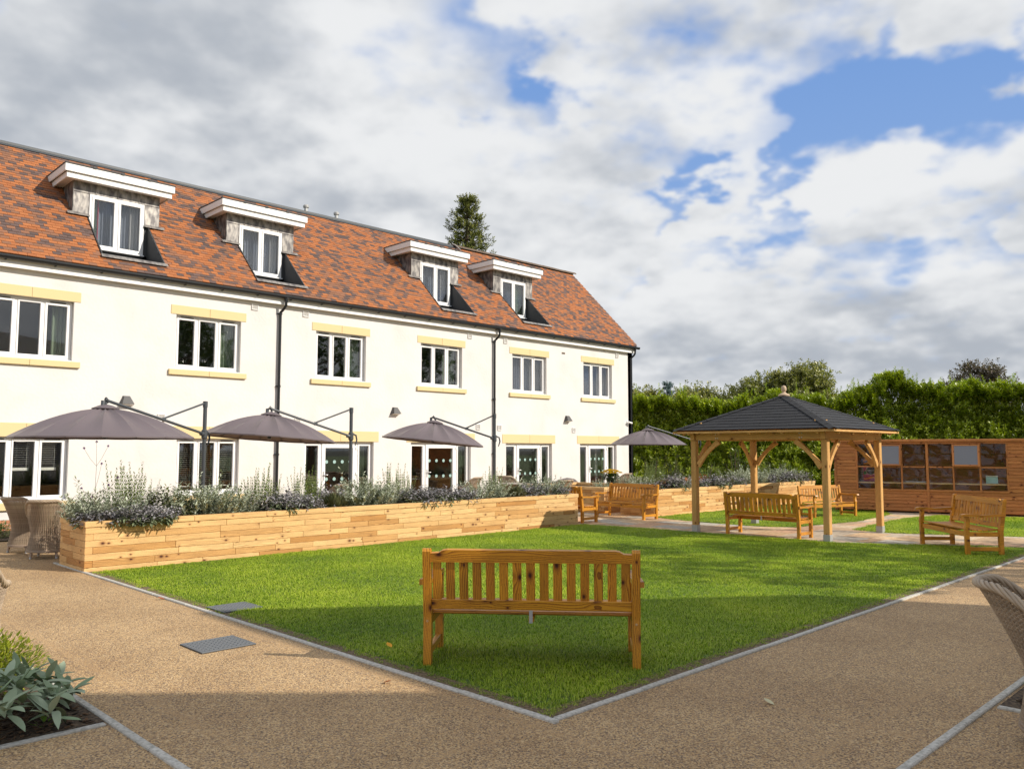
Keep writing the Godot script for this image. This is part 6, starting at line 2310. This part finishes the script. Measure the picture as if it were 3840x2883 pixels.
	var tin: Node3D = put.call("storage_tin", "pale turquoise patterned tin on the shelf behind the lower right pane", "tin", 3.45 + off, 0.776, -0.2)
	s = Shape.new()
	s.box(Vector3(-0.13, 0, -0.08), Vector3(0.13, 0.17, 0.08), 0.01)
	part("tin_body", s.mesh(), plain("tin_blue", lin(0.3, 0.5, 0.5), 0.4), tin)
	s = Shape.new()
	s.box(Vector3(-0.135, 0.171, -0.085), Vector3(0.135, 0.2, 0.085), 0.008)
	part("lid", s.mesh(), plain("tin_cream", lin(0.6, 0.58, 0.45), 0.5), tin)
	var tray: Node3D = put.call("seed_tray", "pale seed tray of green seedlings on the shelf behind the third lower pane", "seed tray", 1.74 + off, 0.776, -0.22)
	s = Shape.new()
	s.box(Vector3(-0.24, 0, -0.1), Vector3(0.24, 0.03, 0.1), 0.004)
	part("tray", s.mesh(), mat.galvanised, tray)
	part("seedlings", leafy_mound(320, 120, 0.2, 0.05, 0.03, 0.012, Color(0.05, 0.09, 0.02), Color(0.12, 0.16, 0.05)), mat.leafy, tray, Transform3D(Basis(), Vector3(0, 0.03, 0)))

func pillow(s: Shape, hw: float, hh: float, th: float) -> void:
	var n := 12
	for side in [1.0, -1.0]:
		var at := func(i: int, j: int) -> Vector3:
			var u := 2.0 * i / n - 1.0
			var v := 2.0 * j / n - 1.0
			var puff := pow(maxf(0.0, (1.0 - pow(absf(u), 3.0)) * (1.0 - pow(absf(v), 3.0))), 0.5)
			return Vector3(u * hw * (1.0 - 0.05 * v * v), hh + v * hh, side * th * puff + 0.004 * sin(u * 9.0 + v * 7.0) * puff)
		for i in n:
			for j in n:
				var p := [at.call(i, j), at.call(i + 1, j), at.call(i + 1, j + 1), at.call(i, j + 1)]
				var u := [Vector2(i, n - j) / n, Vector2(i + 1, n - j) / n, Vector2(i + 1, n - j - 1) / n, Vector2(i, n - j - 1) / n]
				if side > 0:
					s.quad(p[0], p[1], p[2], p[3], u[0], u[1], u[2], u[3])
				else:
					s.quad(p[1], p[0], p[3], p[2], u[1], u[0], u[3], u[2])

func bag_material(c: Array, word: String) -> StandardMaterial3D:
	var w := 128
	var h := 128
	var im := Image.create_empty(w, h, false, Image.FORMAT_RGB8)
	for y in h:
		for x in w:
			var col: Color = c[0] if x < 22 else c[1]
			if x < 22 and (y / 7) % 2 == 0:
				col = Color(0.6, 0.55, 0.6)
			var e := Vector2((x - 82) / 36.0, (y - 38) / 32.0).length()
			if e < 1.0:
				col = c[2]
			elif e < 1.1:
				col = Color(0.7, 0.65, 0.6)
			if Vector2(x - 36, (y - 58) * 0.8).length() < 12:
				col = c[3]
			if absf(y - 100 - 6 * sin(x * 0.05)) < 5 and x > 22:
				col = c[4]
			if y < 74 and y > 62 and e > 1.1 and x > 30:
				col = col.lerp(Color(0.8, 0.75, 0.75), 0.4)
			im.set_pixel(x, y, col)
	if word != "":
		# five-by-seven dot letters
		var font := {"C": "01110100011000010000100001000101110", "O": "01110100011000110001100011000101110", "M": "10001110111010110101100011000110001", "P": "11110100011000111110100001000010000", "S": "01111100001000001110000010000111110", "T": "11111001000010000100001000010000100"}
		var x0 := 54
		for ch in word.to_upper():
			var bits: String = font[ch]
			for q in 35:
				if bits[q] == "1":
					im.fill_rect(Rect2i(x0 + (q % 5) + 0, 33 + (q / 5) * 2, 1, 2), Color(0.85, 0.83, 0.85))
			x0 += 8
	var m := plain("sack_print_" + word, Color.WHITE, 0.35)
	m.albedo_texture = ImageTexture.create_from_image(im)
	return m

# ------------------------------------------------------------------ hedge, trees
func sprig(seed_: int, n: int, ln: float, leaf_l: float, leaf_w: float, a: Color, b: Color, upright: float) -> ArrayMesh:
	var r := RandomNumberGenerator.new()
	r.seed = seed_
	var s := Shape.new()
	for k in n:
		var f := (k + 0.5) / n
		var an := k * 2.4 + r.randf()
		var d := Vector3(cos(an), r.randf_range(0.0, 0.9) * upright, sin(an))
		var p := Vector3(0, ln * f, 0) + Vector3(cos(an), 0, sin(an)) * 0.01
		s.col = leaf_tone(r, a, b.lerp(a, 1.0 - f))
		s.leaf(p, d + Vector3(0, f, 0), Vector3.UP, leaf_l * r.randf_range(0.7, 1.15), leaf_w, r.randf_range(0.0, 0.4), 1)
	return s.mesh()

func turned(d: Vector3, roll: float, sc: float) -> Basis:
	var y := d.normalized()
	var x := y.cross(Vector3(0.31, 0.11, 0.94)).normalized()
	var b := Basis(x, y, x.cross(y)) * Basis(Vector3.UP, roll)
	return b.scaled(Vector3.ONE * sc)

func make_hedge() -> void:
	var o := thing("laurel_hedge", "tall glossy green laurel hedge closing the garden behind the shed", "hedge")
	# distance along the hedge and its height there
	var prof := [[3.06, 3.33], [3.64, 3.43], [4.23, 3.58], [5.01, 3.66], [5.78, 3.61], [6.55, 3.22], [7.33, 3.37], [8.10, 3.47], [9.06, 3.60], [10.02, 3.60], [10.97, 3.56], [11.92, 3.53], [12.87, 3.68], [13.64, 4.01], [14.22, 4.32], [14.70, 4.55], [15.26, 4.31], [15.91, 4.06], [16.65, 3.86], [17.22, 3.99], [17.79, 4.24], [18.53, 4.10], [19.68, 3.95], [21.30, 3.94], [23.15, 3.93], [27.0, 3.9], [34.0, 3.8]]
	var pts := []
	var hts := []
	for q in prof:
		pts.append(Vector3(25.5, 0, -23.5) + Vector3(0.67, 0, 0.74) * q[0])
		hts.append(q[1])
	var lump := noise(81, 0.55, 3)
	var fine := noise(82, 1.6, 2)
	var xs := [[], [], []]
	var cs := [[], [], []]
	for g in pts.size() - 1:
		var a: Vector3 = pts[g]
		var b: Vector3 = pts[g + 1]
		var l := a.distance_to(b)
		var d := (b - a) / l
		var out := Vector3(d.z, 0, -d.x)
		if out.x > 0:
			out = -out
		var n := int(l * 1500)
		for k in n:
			var u := rng.randf() * l
			var ht: float = lerpf(hts[g], hts[g + 1], u / l)
			var top := rng.randf() < 0.26
			var base := a + d * u
			var wave := lump.get_noise_2d(base.x * 1.2 + base.z, base.z * 1.3)
			var hh := ht * (1.0 + 0.11 * wave + 0.09 * fine.get_noise_2d(base.x * 2.0, base.z * 2.0))
			var p: Vector3
			var nn: Vector3
			if top:
				p = base - out * rf(-0.2, 1.4) + Vector3(0, hh - rf(0, 0.2), 0)
				nn = Vector3(rf(-0.4, 0.4), 1.3, rf(-0.4, 0.4))
			else:
				var y := pow(rng.randf(), 0.85) * hh
				var bulge := 0.35 * lump.get_noise_3d(base.x, y * 1.2, base.z) + 0.2 * fine.get_noise_3d(base.x, y, base.z)
				var lean := -0.45 * y / hh
				p = base + out * (bulge + lean - rf(0, 0.35)) + Vector3(0, y, 0)
				nn = out * rf(0.1, 0.9) + Vector3(0, rf(0.5, 1.3), 0) + d * rf(-0.7, 0.7)
			var m := rng.randi_range(0, 2)
			var sc := rf(0.75, 1.25) * (1.15 if top else 1.0)
			xs[m].append(Transform3D(turned(nn, rng.randf() * TAU, sc), p))
			var t := rf(0.75, 1.2) * (1.0 + 0.3 * wave)
			cs[m].append(Color(t * 1.03, t, t * 0.9))
		# leading shoots along the top
		for k in int(l * 16):
			var u := rng.randf() * l
			var base := a + d * u
			var wave := lump.get_noise_2d(base.x * 1.2 + base.z, base.z * 1.3)
			var hh: float = lerpf(hts[g], hts[g + 1], u / l) * (1.0 + 0.09 * wave)
			var back := rf(0.0, 1.2)
			var tall := pow(rng.randf(), 2.2) * 0.85 + 0.1
			var q := 0.0
			while q < tall:
				var m := rng.randi_range(0, 2)
				xs[m].append(Transform3D(turned(Vector3(rf(-0.5, 0.5), 1.2, rf(-0.5, 0.5)), rng.randf() * TAU, rf(0.7, 1.0) * (1.0 - 0.4 * q / tall)), base - out * back + Vector3(0, hh - 0.1 + q, 0)))
				cs[m].append(Color(1.15, 1.15, 0.9))
				q += 0.1
	for m in 3:
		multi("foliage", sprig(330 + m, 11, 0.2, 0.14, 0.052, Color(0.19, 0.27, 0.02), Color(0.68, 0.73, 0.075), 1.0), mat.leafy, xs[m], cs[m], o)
	# the dark woody inside
	var s := Shape.new()
	for g in pts.size() - 1:
		var a: Vector3 = pts[g]
		var b: Vector3 = pts[g + 1]
		var d := (b - a).normalized()
		var back := Vector3(0.74, 0, -0.67)
		for k in int(a.distance_to(b) / 0.5):
			var p := a + d * (k * 0.5 + rf(0, 0.3)) + back * rf(0.5, 1.0)
			var top := p + Vector3(rf(-0.3, 0.3), hts[g] * 0.85, rf(-0.3, 0.3))
			s.tube([p, p.lerp(top, 0.5) + Vector3(rf(-0.15, 0.15), 0, rf(-0.15, 0.15)), top], [0.05, 0.035, 0.012], 6)
	part("stems", s.mesh(), mat.trunk, o)
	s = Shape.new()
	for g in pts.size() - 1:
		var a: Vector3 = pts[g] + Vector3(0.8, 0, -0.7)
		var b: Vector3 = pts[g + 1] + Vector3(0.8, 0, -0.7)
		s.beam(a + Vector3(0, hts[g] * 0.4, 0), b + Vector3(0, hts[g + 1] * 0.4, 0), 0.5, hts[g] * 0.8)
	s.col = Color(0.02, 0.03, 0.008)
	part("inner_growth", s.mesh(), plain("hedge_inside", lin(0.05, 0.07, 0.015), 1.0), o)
	# a low brown fence and loose shrubs in the border behind the far planter
	var f := thing("border_fence", "low brown board fence in the border before the hedge", "fence")
	for k in 24:
		s = Shape.new(); s.col = Color(0.4, 0.36, 0.34)
		s.box(Vector3(24.2 + k * 0.13, 0, -17.02), Vector3(24.2 + k * 0.13 + 0.122, 0.6 + rf(-0.01, 0.01), -17.0), 0.003)
		part("board", s.mesh(), mat.shed_wood, f)
	s = Shape.new()
	for y in [0.15, 0.45]:
		s.box(Vector3(24.2, y - 0.03, -17.05), Vector3(27.3, y + 0.03, -17.021))
	part("rail", s.mesh(), mat.shed_wood, f)
	var spots := [[21.3, -15.2, 1.35], [23.0, -15.6, 1.5], [23.9, -14.9, 1.2], [22.2, -14.6, 1.1], [24.6, -14.2, 1.75], [25.3, -13.6, 1.3], [20.2, -14.6, 1.0], [25.9, -12.9, 1.1]]
	for k in spots.size():
		var q: Array = spots[k]
		var sh := thing("loose_shrub", "airy dark-leaved shrub in the border behind the far planter, %s from the left" % ordinal([0, 3, 5, 2, 6, 7, 1, 4][k]) if false else "airy upright shrub between far planter and hedge, %s" % ["beside the house corner parasol", "in front of the brown fence", "left of the pavilion's left post", "low before the parasol canopy's right edge", "tallest, seen inside the pavilion's left bay", "beside the pavilion's back post", "leftmost by the downpipe", "rightmost before the shed"][k], "shrub", Vector3(q[0], 0, q[1]), rng.randf() * TAU)
		var l := []
		var c := []
		s = Shape.new()
		for st in 9:
			var a := rng.randf() * TAU
			var tip := Vector3(cos(a) * rf(0.1, 0.5), q[2] * rf(0.6, 1.0), sin(a) * rf(0.1, 0.5))
			s.tube([Vector3.ZERO, tip * 0.5 + Vector3(0, 0.05, 0), tip], [0.012, 0.009, 0.004], 5)
			for j in 22:
				var w := rf(0.15, 1.0)
				l.append(Transform3D(turned(Vector3(rf(-1, 1), rf(0.2, 1.2), rf(-1, 1)), rng.randf() * TAU, rf(0.35, 0.7)), tip * w + Vector3(rf(-0.06, 0.06), 0.03, rf(-0.06, 0.06))))
				var t := rf(0.7, 1.3)
				c.append(Color(t, t, t))
		part("stems", s.mesh(), mat.trunk, sh)
		multi("foliage", sprig(340 + k % 3, 8, 0.16, 0.09, 0.03, Color(0.05, 0.075, 0.03), Color(0.16, 0.2, 0.09), 1.0), mat.dull_leaf, l, c, sh)

# a tree: trunk, limbs, and leaf sprigs gathered about the limbs' ends
func make_tree(called: String, label: String, at: Vector3, ht: float, crown: float, from: float, limbs: int, per: int, a: Color, b: Color, leaf_l: float, seed_: int, group := "") -> void:
	var o := thing(called, label, "tree", at, 0, group)
	var r := RandomNumberGenerator.new()
	r.seed = seed_
	var s := Shape.new()
	s.tube([Vector3.ZERO, Vector3(0.1, ht * 0.4, 0), Vector3(0.0, ht * 0.8, 0.1)], [ht * 0.028, ht * 0.02, ht * 0.008], 8)
	part("trunk", s.mesh(), mat.trunk, o)
	s = Shape.new()
	var xs := []
	var cs := []
	for k in limbs:
		var f := (k + 0.5) / limbs
		var an := k * 2.4 + r.randf_range(-0.4, 0.4)
		var y0 := lerpf(from * 0.8, 0.82, f) * ht
		var reach := crown * sqrt(maxf(0.05, 1.0 - pow(absf(f - 0.35) / 0.72, 2.0))) * r.randf_range(0.55, 1.08)
		var tip := Vector3(cos(an) * reach, minf(y0 + ht * r.randf_range(0.1, 0.24), ht), sin(an) * reach)
		s.tube([Vector3(0, y0, 0), Vector3(cos(an) * reach * 0.5, lerpf(y0, tip.y, 0.35), sin(an) * reach * 0.5), tip], [ht * 0.009, ht * 0.006, ht * 0.002], 6)
		var cl := crown * r.randf_range(0.2, 0.36)
		for j in per:
			var d := Vector3(r.randfn(), r.randfn() * 0.75, r.randfn()) * 0.5
			var p := tip + d * cl
			var t := r.randf_range(0.7, 1.25)
			xs.append(Transform3D(turned(d + Vector3(0, 0.5, 0), r.randf() * TAU, r.randf_range(0.8, 1.3)), p))
			cs.append(Color(t, t, t))
	part("limbs", s.mesh(), mat.trunk, o)
	multi("crown", sprig(seed_ + 1, 9, leaf_l * 1.6, leaf_l, leaf_l * 0.5, a, b, 0.8), mat.leafy, xs, cs, o)

func make_conifer(called: String, label: String, at: Vector3, ht: float, base_r: float, y_from: float, whorls: int, a: Color, b: Color, per: int, sc: float, power: float, seed_: int) -> void:
	var o := thing(called, label, "conifer", at)
	var r := RandomNumberGenerator.new()
	r.seed = seed_
	var s := Shape.new()
	s.tube([Vector3.ZERO, Vector3(0, ht * 0.5, 0), Vector3(0, ht * 0.99, 0)], [ht * 0.02, ht * 0.013, ht * 0.002], 8)
	part("trunk", s.mesh(), mat.trunk, o)
	s = Shape.new()
	var xs := []
	var cs := []
	for k in whorls:
		var f := float(k) / whorls
		var y := lerpf(y_from, 0.985, f) * ht
		var rad := base_r * pow(1.0 - f, power) + ht * 0.006
		var n := 5 if f < 0.8 else 4
		for j in n:
			var an := j * TAU / n + k * 0.7 + r.randf_range(-0.3, 0.3)
			var l := rad * r.randf_range(0.6, 1.12)
			var dir := Vector3(cos(an), 0, sin(an))
			var tip := Vector3(0, y, 0) + dir * l + Vector3(0, l * r.randf_range(-0.05, 0.25), 0)
			s.tube([Vector3(0, y, 0), Vector3(0, y - l * 0.1, 0) + dir * l * 0.5, tip], [ht * 0.004, ht * 0.003, ht * 0.001], 5)
			for q in per:
				var w := r.randf_range(0.3, 1.05)
				var cl := l * 0.2 + ht * 0.008
				var p := Vector3(0, y, 0).lerp(tip, w) + Vector3(r.randfn(), r.randfn() * 0.7, r.randfn()) * cl * 0.55
				xs.append(Transform3D(turned(dir * 0.7 + Vector3(r.randf_range(-0.6, 0.6), r.randf_range(0.0, 1.2), r.randf_range(-0.6, 0.6)), r.randf() * TAU, sc * r.randf_range(0.7, 1.3)), p))
				var t := r.randf_range(0.65, 1.3)
				cs.append(Color(t, t, t))
	part("limbs", s.mesh(), mat.trunk, o)
	multi("crown", sprig(seed_ + 1, 14, 0.3, 0.16, 0.045, a, b, 1.4), mat.dull_leaf, xs, cs, o)

func make_trees() -> void:
	# 41.6 degrees east of the house normal, seen over the ridge
	make_conifer("redwood", "tall dark conifer rising behind the house ridge", Vector3(34.5, 0, -38.9), 18.4, 4.0, 0.3, 26, Color(0.085, 0.1, 0.025), Color(0.34, 0.34, 0.09), 20, 1.25, 0.85, 401)
	make_conifer("blue_spruce", "blue-grey spruce tip showing over the left part of the hedge", Vector3(40.5, 0, -27.7), 5.75, 1.7, 0.12, 22, Color(0.08, 0.13, 0.13), Color(0.22, 0.32, 0.3), 12, 0.62, 0.8, 411)
	var ya := Color(0.16, 0.18, 0.03)
	var yb := Color(0.5, 0.45, 0.09)
	make_tree("field_maple", "yellowing broadleaf tree behind the hedge beside the spruce, left", Vector3(38.2, 0, -28.6), 5.0, 1.6, 0.3, 34, 80, ya, yb, 0.15, 421)
	make_tree("field_maple", "yellow-green tree behind the hedge next to the house corner", Vector3(36.0, 0, -29.8), 4.5, 1.5, 0.3, 32, 80, ya, yb, 0.15, 422)
	make_tree("field_maple", "yellow-green tree just right of the spruce behind the hedge", Vector3(40.0, 0, -25.4), 4.8, 1.7, 0.3, 34, 80, ya, yb, 0.15, 423)
	make_tree("field_maple", "olive tree behind the hedge left of the pavilion finial", Vector3(42.5, 0, -23.0), 5.2, 2.2, 0.3, 40, 80, Color(0.15, 0.17, 0.04), Color(0.5, 0.46, 0.13), 0.16, 424)
	make_tree("field_maple", "tallest olive-yellow tree straight behind the pavilion finial", Vector3(43.0, 0, -20.6), 5.95, 1.9, 0.3, 40, 80, Color(0.15, 0.17, 0.04), Color(0.5, 0.46, 0.13), 0.16, 425)
	make_tree("copper_tree", "small brown-leaved tree poking over the hedge at far right", Vector3(46.5, 0, -12.9), 5.7, 1.6, 0.55, 20, 80, Color(0.09, 0.07, 0.055), Color(0.26, 0.19, 0.13), 0.13, 431)
	for q in [[21.5, 13.0, 9.5, "left"], [30.0, 12.5, 10.5, "middle"], [38.5, 12.0, 11.0, "right"]]:
		make_tree("tall_lime", "tall leafy tree behind the viewpoint, the %s of three" % q[3], Vector3(q[0], 0, q[1]), q[2], 3.6, 0.25, 26, 34, Color(0.06, 0.1, 0.02), Color(0.16, 0.22, 0.05), 0.24, 450 + int(q[0]))
	# out of view behind the camera: the tree whose shade dapples the right of the lawn
	make_tree("lime_tree", "broadleaf tree beside the building behind the viewpoint", Vector3(17.4, 0, 5.2), 8.6, 3.0, 0.35, 26, 34, Color(0.06, 0.1, 0.02), Color(0.16, 0.22, 0.05), 0.2, 441)

# the wing that stands behind the viewpoint and shades the near corner of the garden
func make_wing() -> void:
	var o := thing("rear_wing", "flat-roofed white rendered wing behind the viewpoint", "house")
	var s := Shape.new()
	var foot := PackedVector2Array([Vector2(5.55, 2.12), Vector2(8.24, 4.73), Vector2(8.24, 0.98), Vector2(13.42, 4.81), Vector2(13.42, 12.5), Vector2(5.55, 12.5)])
	s.prism(foot, -6.5, 0.02, Transform3D(Basis(Vector3.RIGHT, Vector3.BACK, Vector3.DOWN), Vector3.ZERO))
	part("wall", s.mesh(), mat.render, o)
	var win := [[Vector3(9.5, 0, 1.912), Vector3(0.804, 0, 0.5945)], [Vector3(11.8, 0, 3.613), Vector3(0.804, 0, 0.5945)]]
	for q in win:
		for y in [0.9, 3.5]:
			s = Shape.new()
			var d: Vector3 = q[1]
			var n := Vector3(d.z, 0, -d.x)
			var xf := Transform3D(Basis(-d, Vector3.UP, n), q[0] + n * 0.005)
			frame_bars(s, -0.7, 0.7, y, y + 1.2, 0.02, 0.07, 0.03)
			s.box(Vector3(-0.03, y + 0.07, -0.01), Vector3(0.03, y + 1.13, 0.018))
			var w := part("window", s.mesh(), mat.upvc, o, xf)
			s = Shape.new()
			s.box(Vector3(-0.63, y + 0.07, -0.004), Vector3(0.63, y + 1.13, 0.004))
			part("pane", s.mesh(), mat.frosted, w)

func _ready() -> void:
	rng.seed = 7
	make_view()
	make_materials()
	make_ground()
	make_kerbs()
	make_house()
	make_wall_fittings()
	make_wing()
	make_planter("planter", "long raised planter of pale timber sleepers beside the lawn", 3.67, 13.62, -11.68, -12.72, 0.66)
	make_planter("planter", "far raised timber planter running behind the pavilion to the shed", 16.5, 25.2, -11.72, -12.75, 0.645)
	make_planter("planter", "stepped timber planter behind the bench, topped with yellow flowers", 16.42, 18.6, -13.2, -16.0, 0.66)
	make_pavilion()
	make_shed()
	make_benches()
	make_parasol("nearest grey parasol, at the left in front of the house", Vector2(6.64, -14.8), Vector2(4.56, -13.8), 1.34, 1.81, 0.0)
	make_parasol("second grey parasol from the left", Vector2(9.85, -14.8), Vector2(8.06, -15.0), 1.3, 1.85, 0.07)
	make_parasol("third grey parasol from the left, its pole on the middle downpipe's line", Vector2(14.08, -14.8), Vector2(12.76, -15.6), 1.25, 1.82, 0.1)
	make_parasol("farthest grey parasol, left of the pavilion", Vector2(23.6, -15.0), Vector2(21.95, -15.8), 1.23, 1.8, 0.0)
	make_seating()
	make_hedge()
	make_trees()
	make_planter_plants()
	make_verbena()
	make_stachys()
	make_bed_plants()
	make_grate("dark slotted drain cover set in the tan path at left", Vector3(3.13, 0, -6.6), 0.0, 0.46, 0.42, 12, 8)
	make_grate("dark slotted drain cover in the lawn edge beyond the kerb", Vector3(3.95, 0.008, -7.98), 0.0, 0.42, 0.4, 11, 8)
	make_litter()
	make_grass()
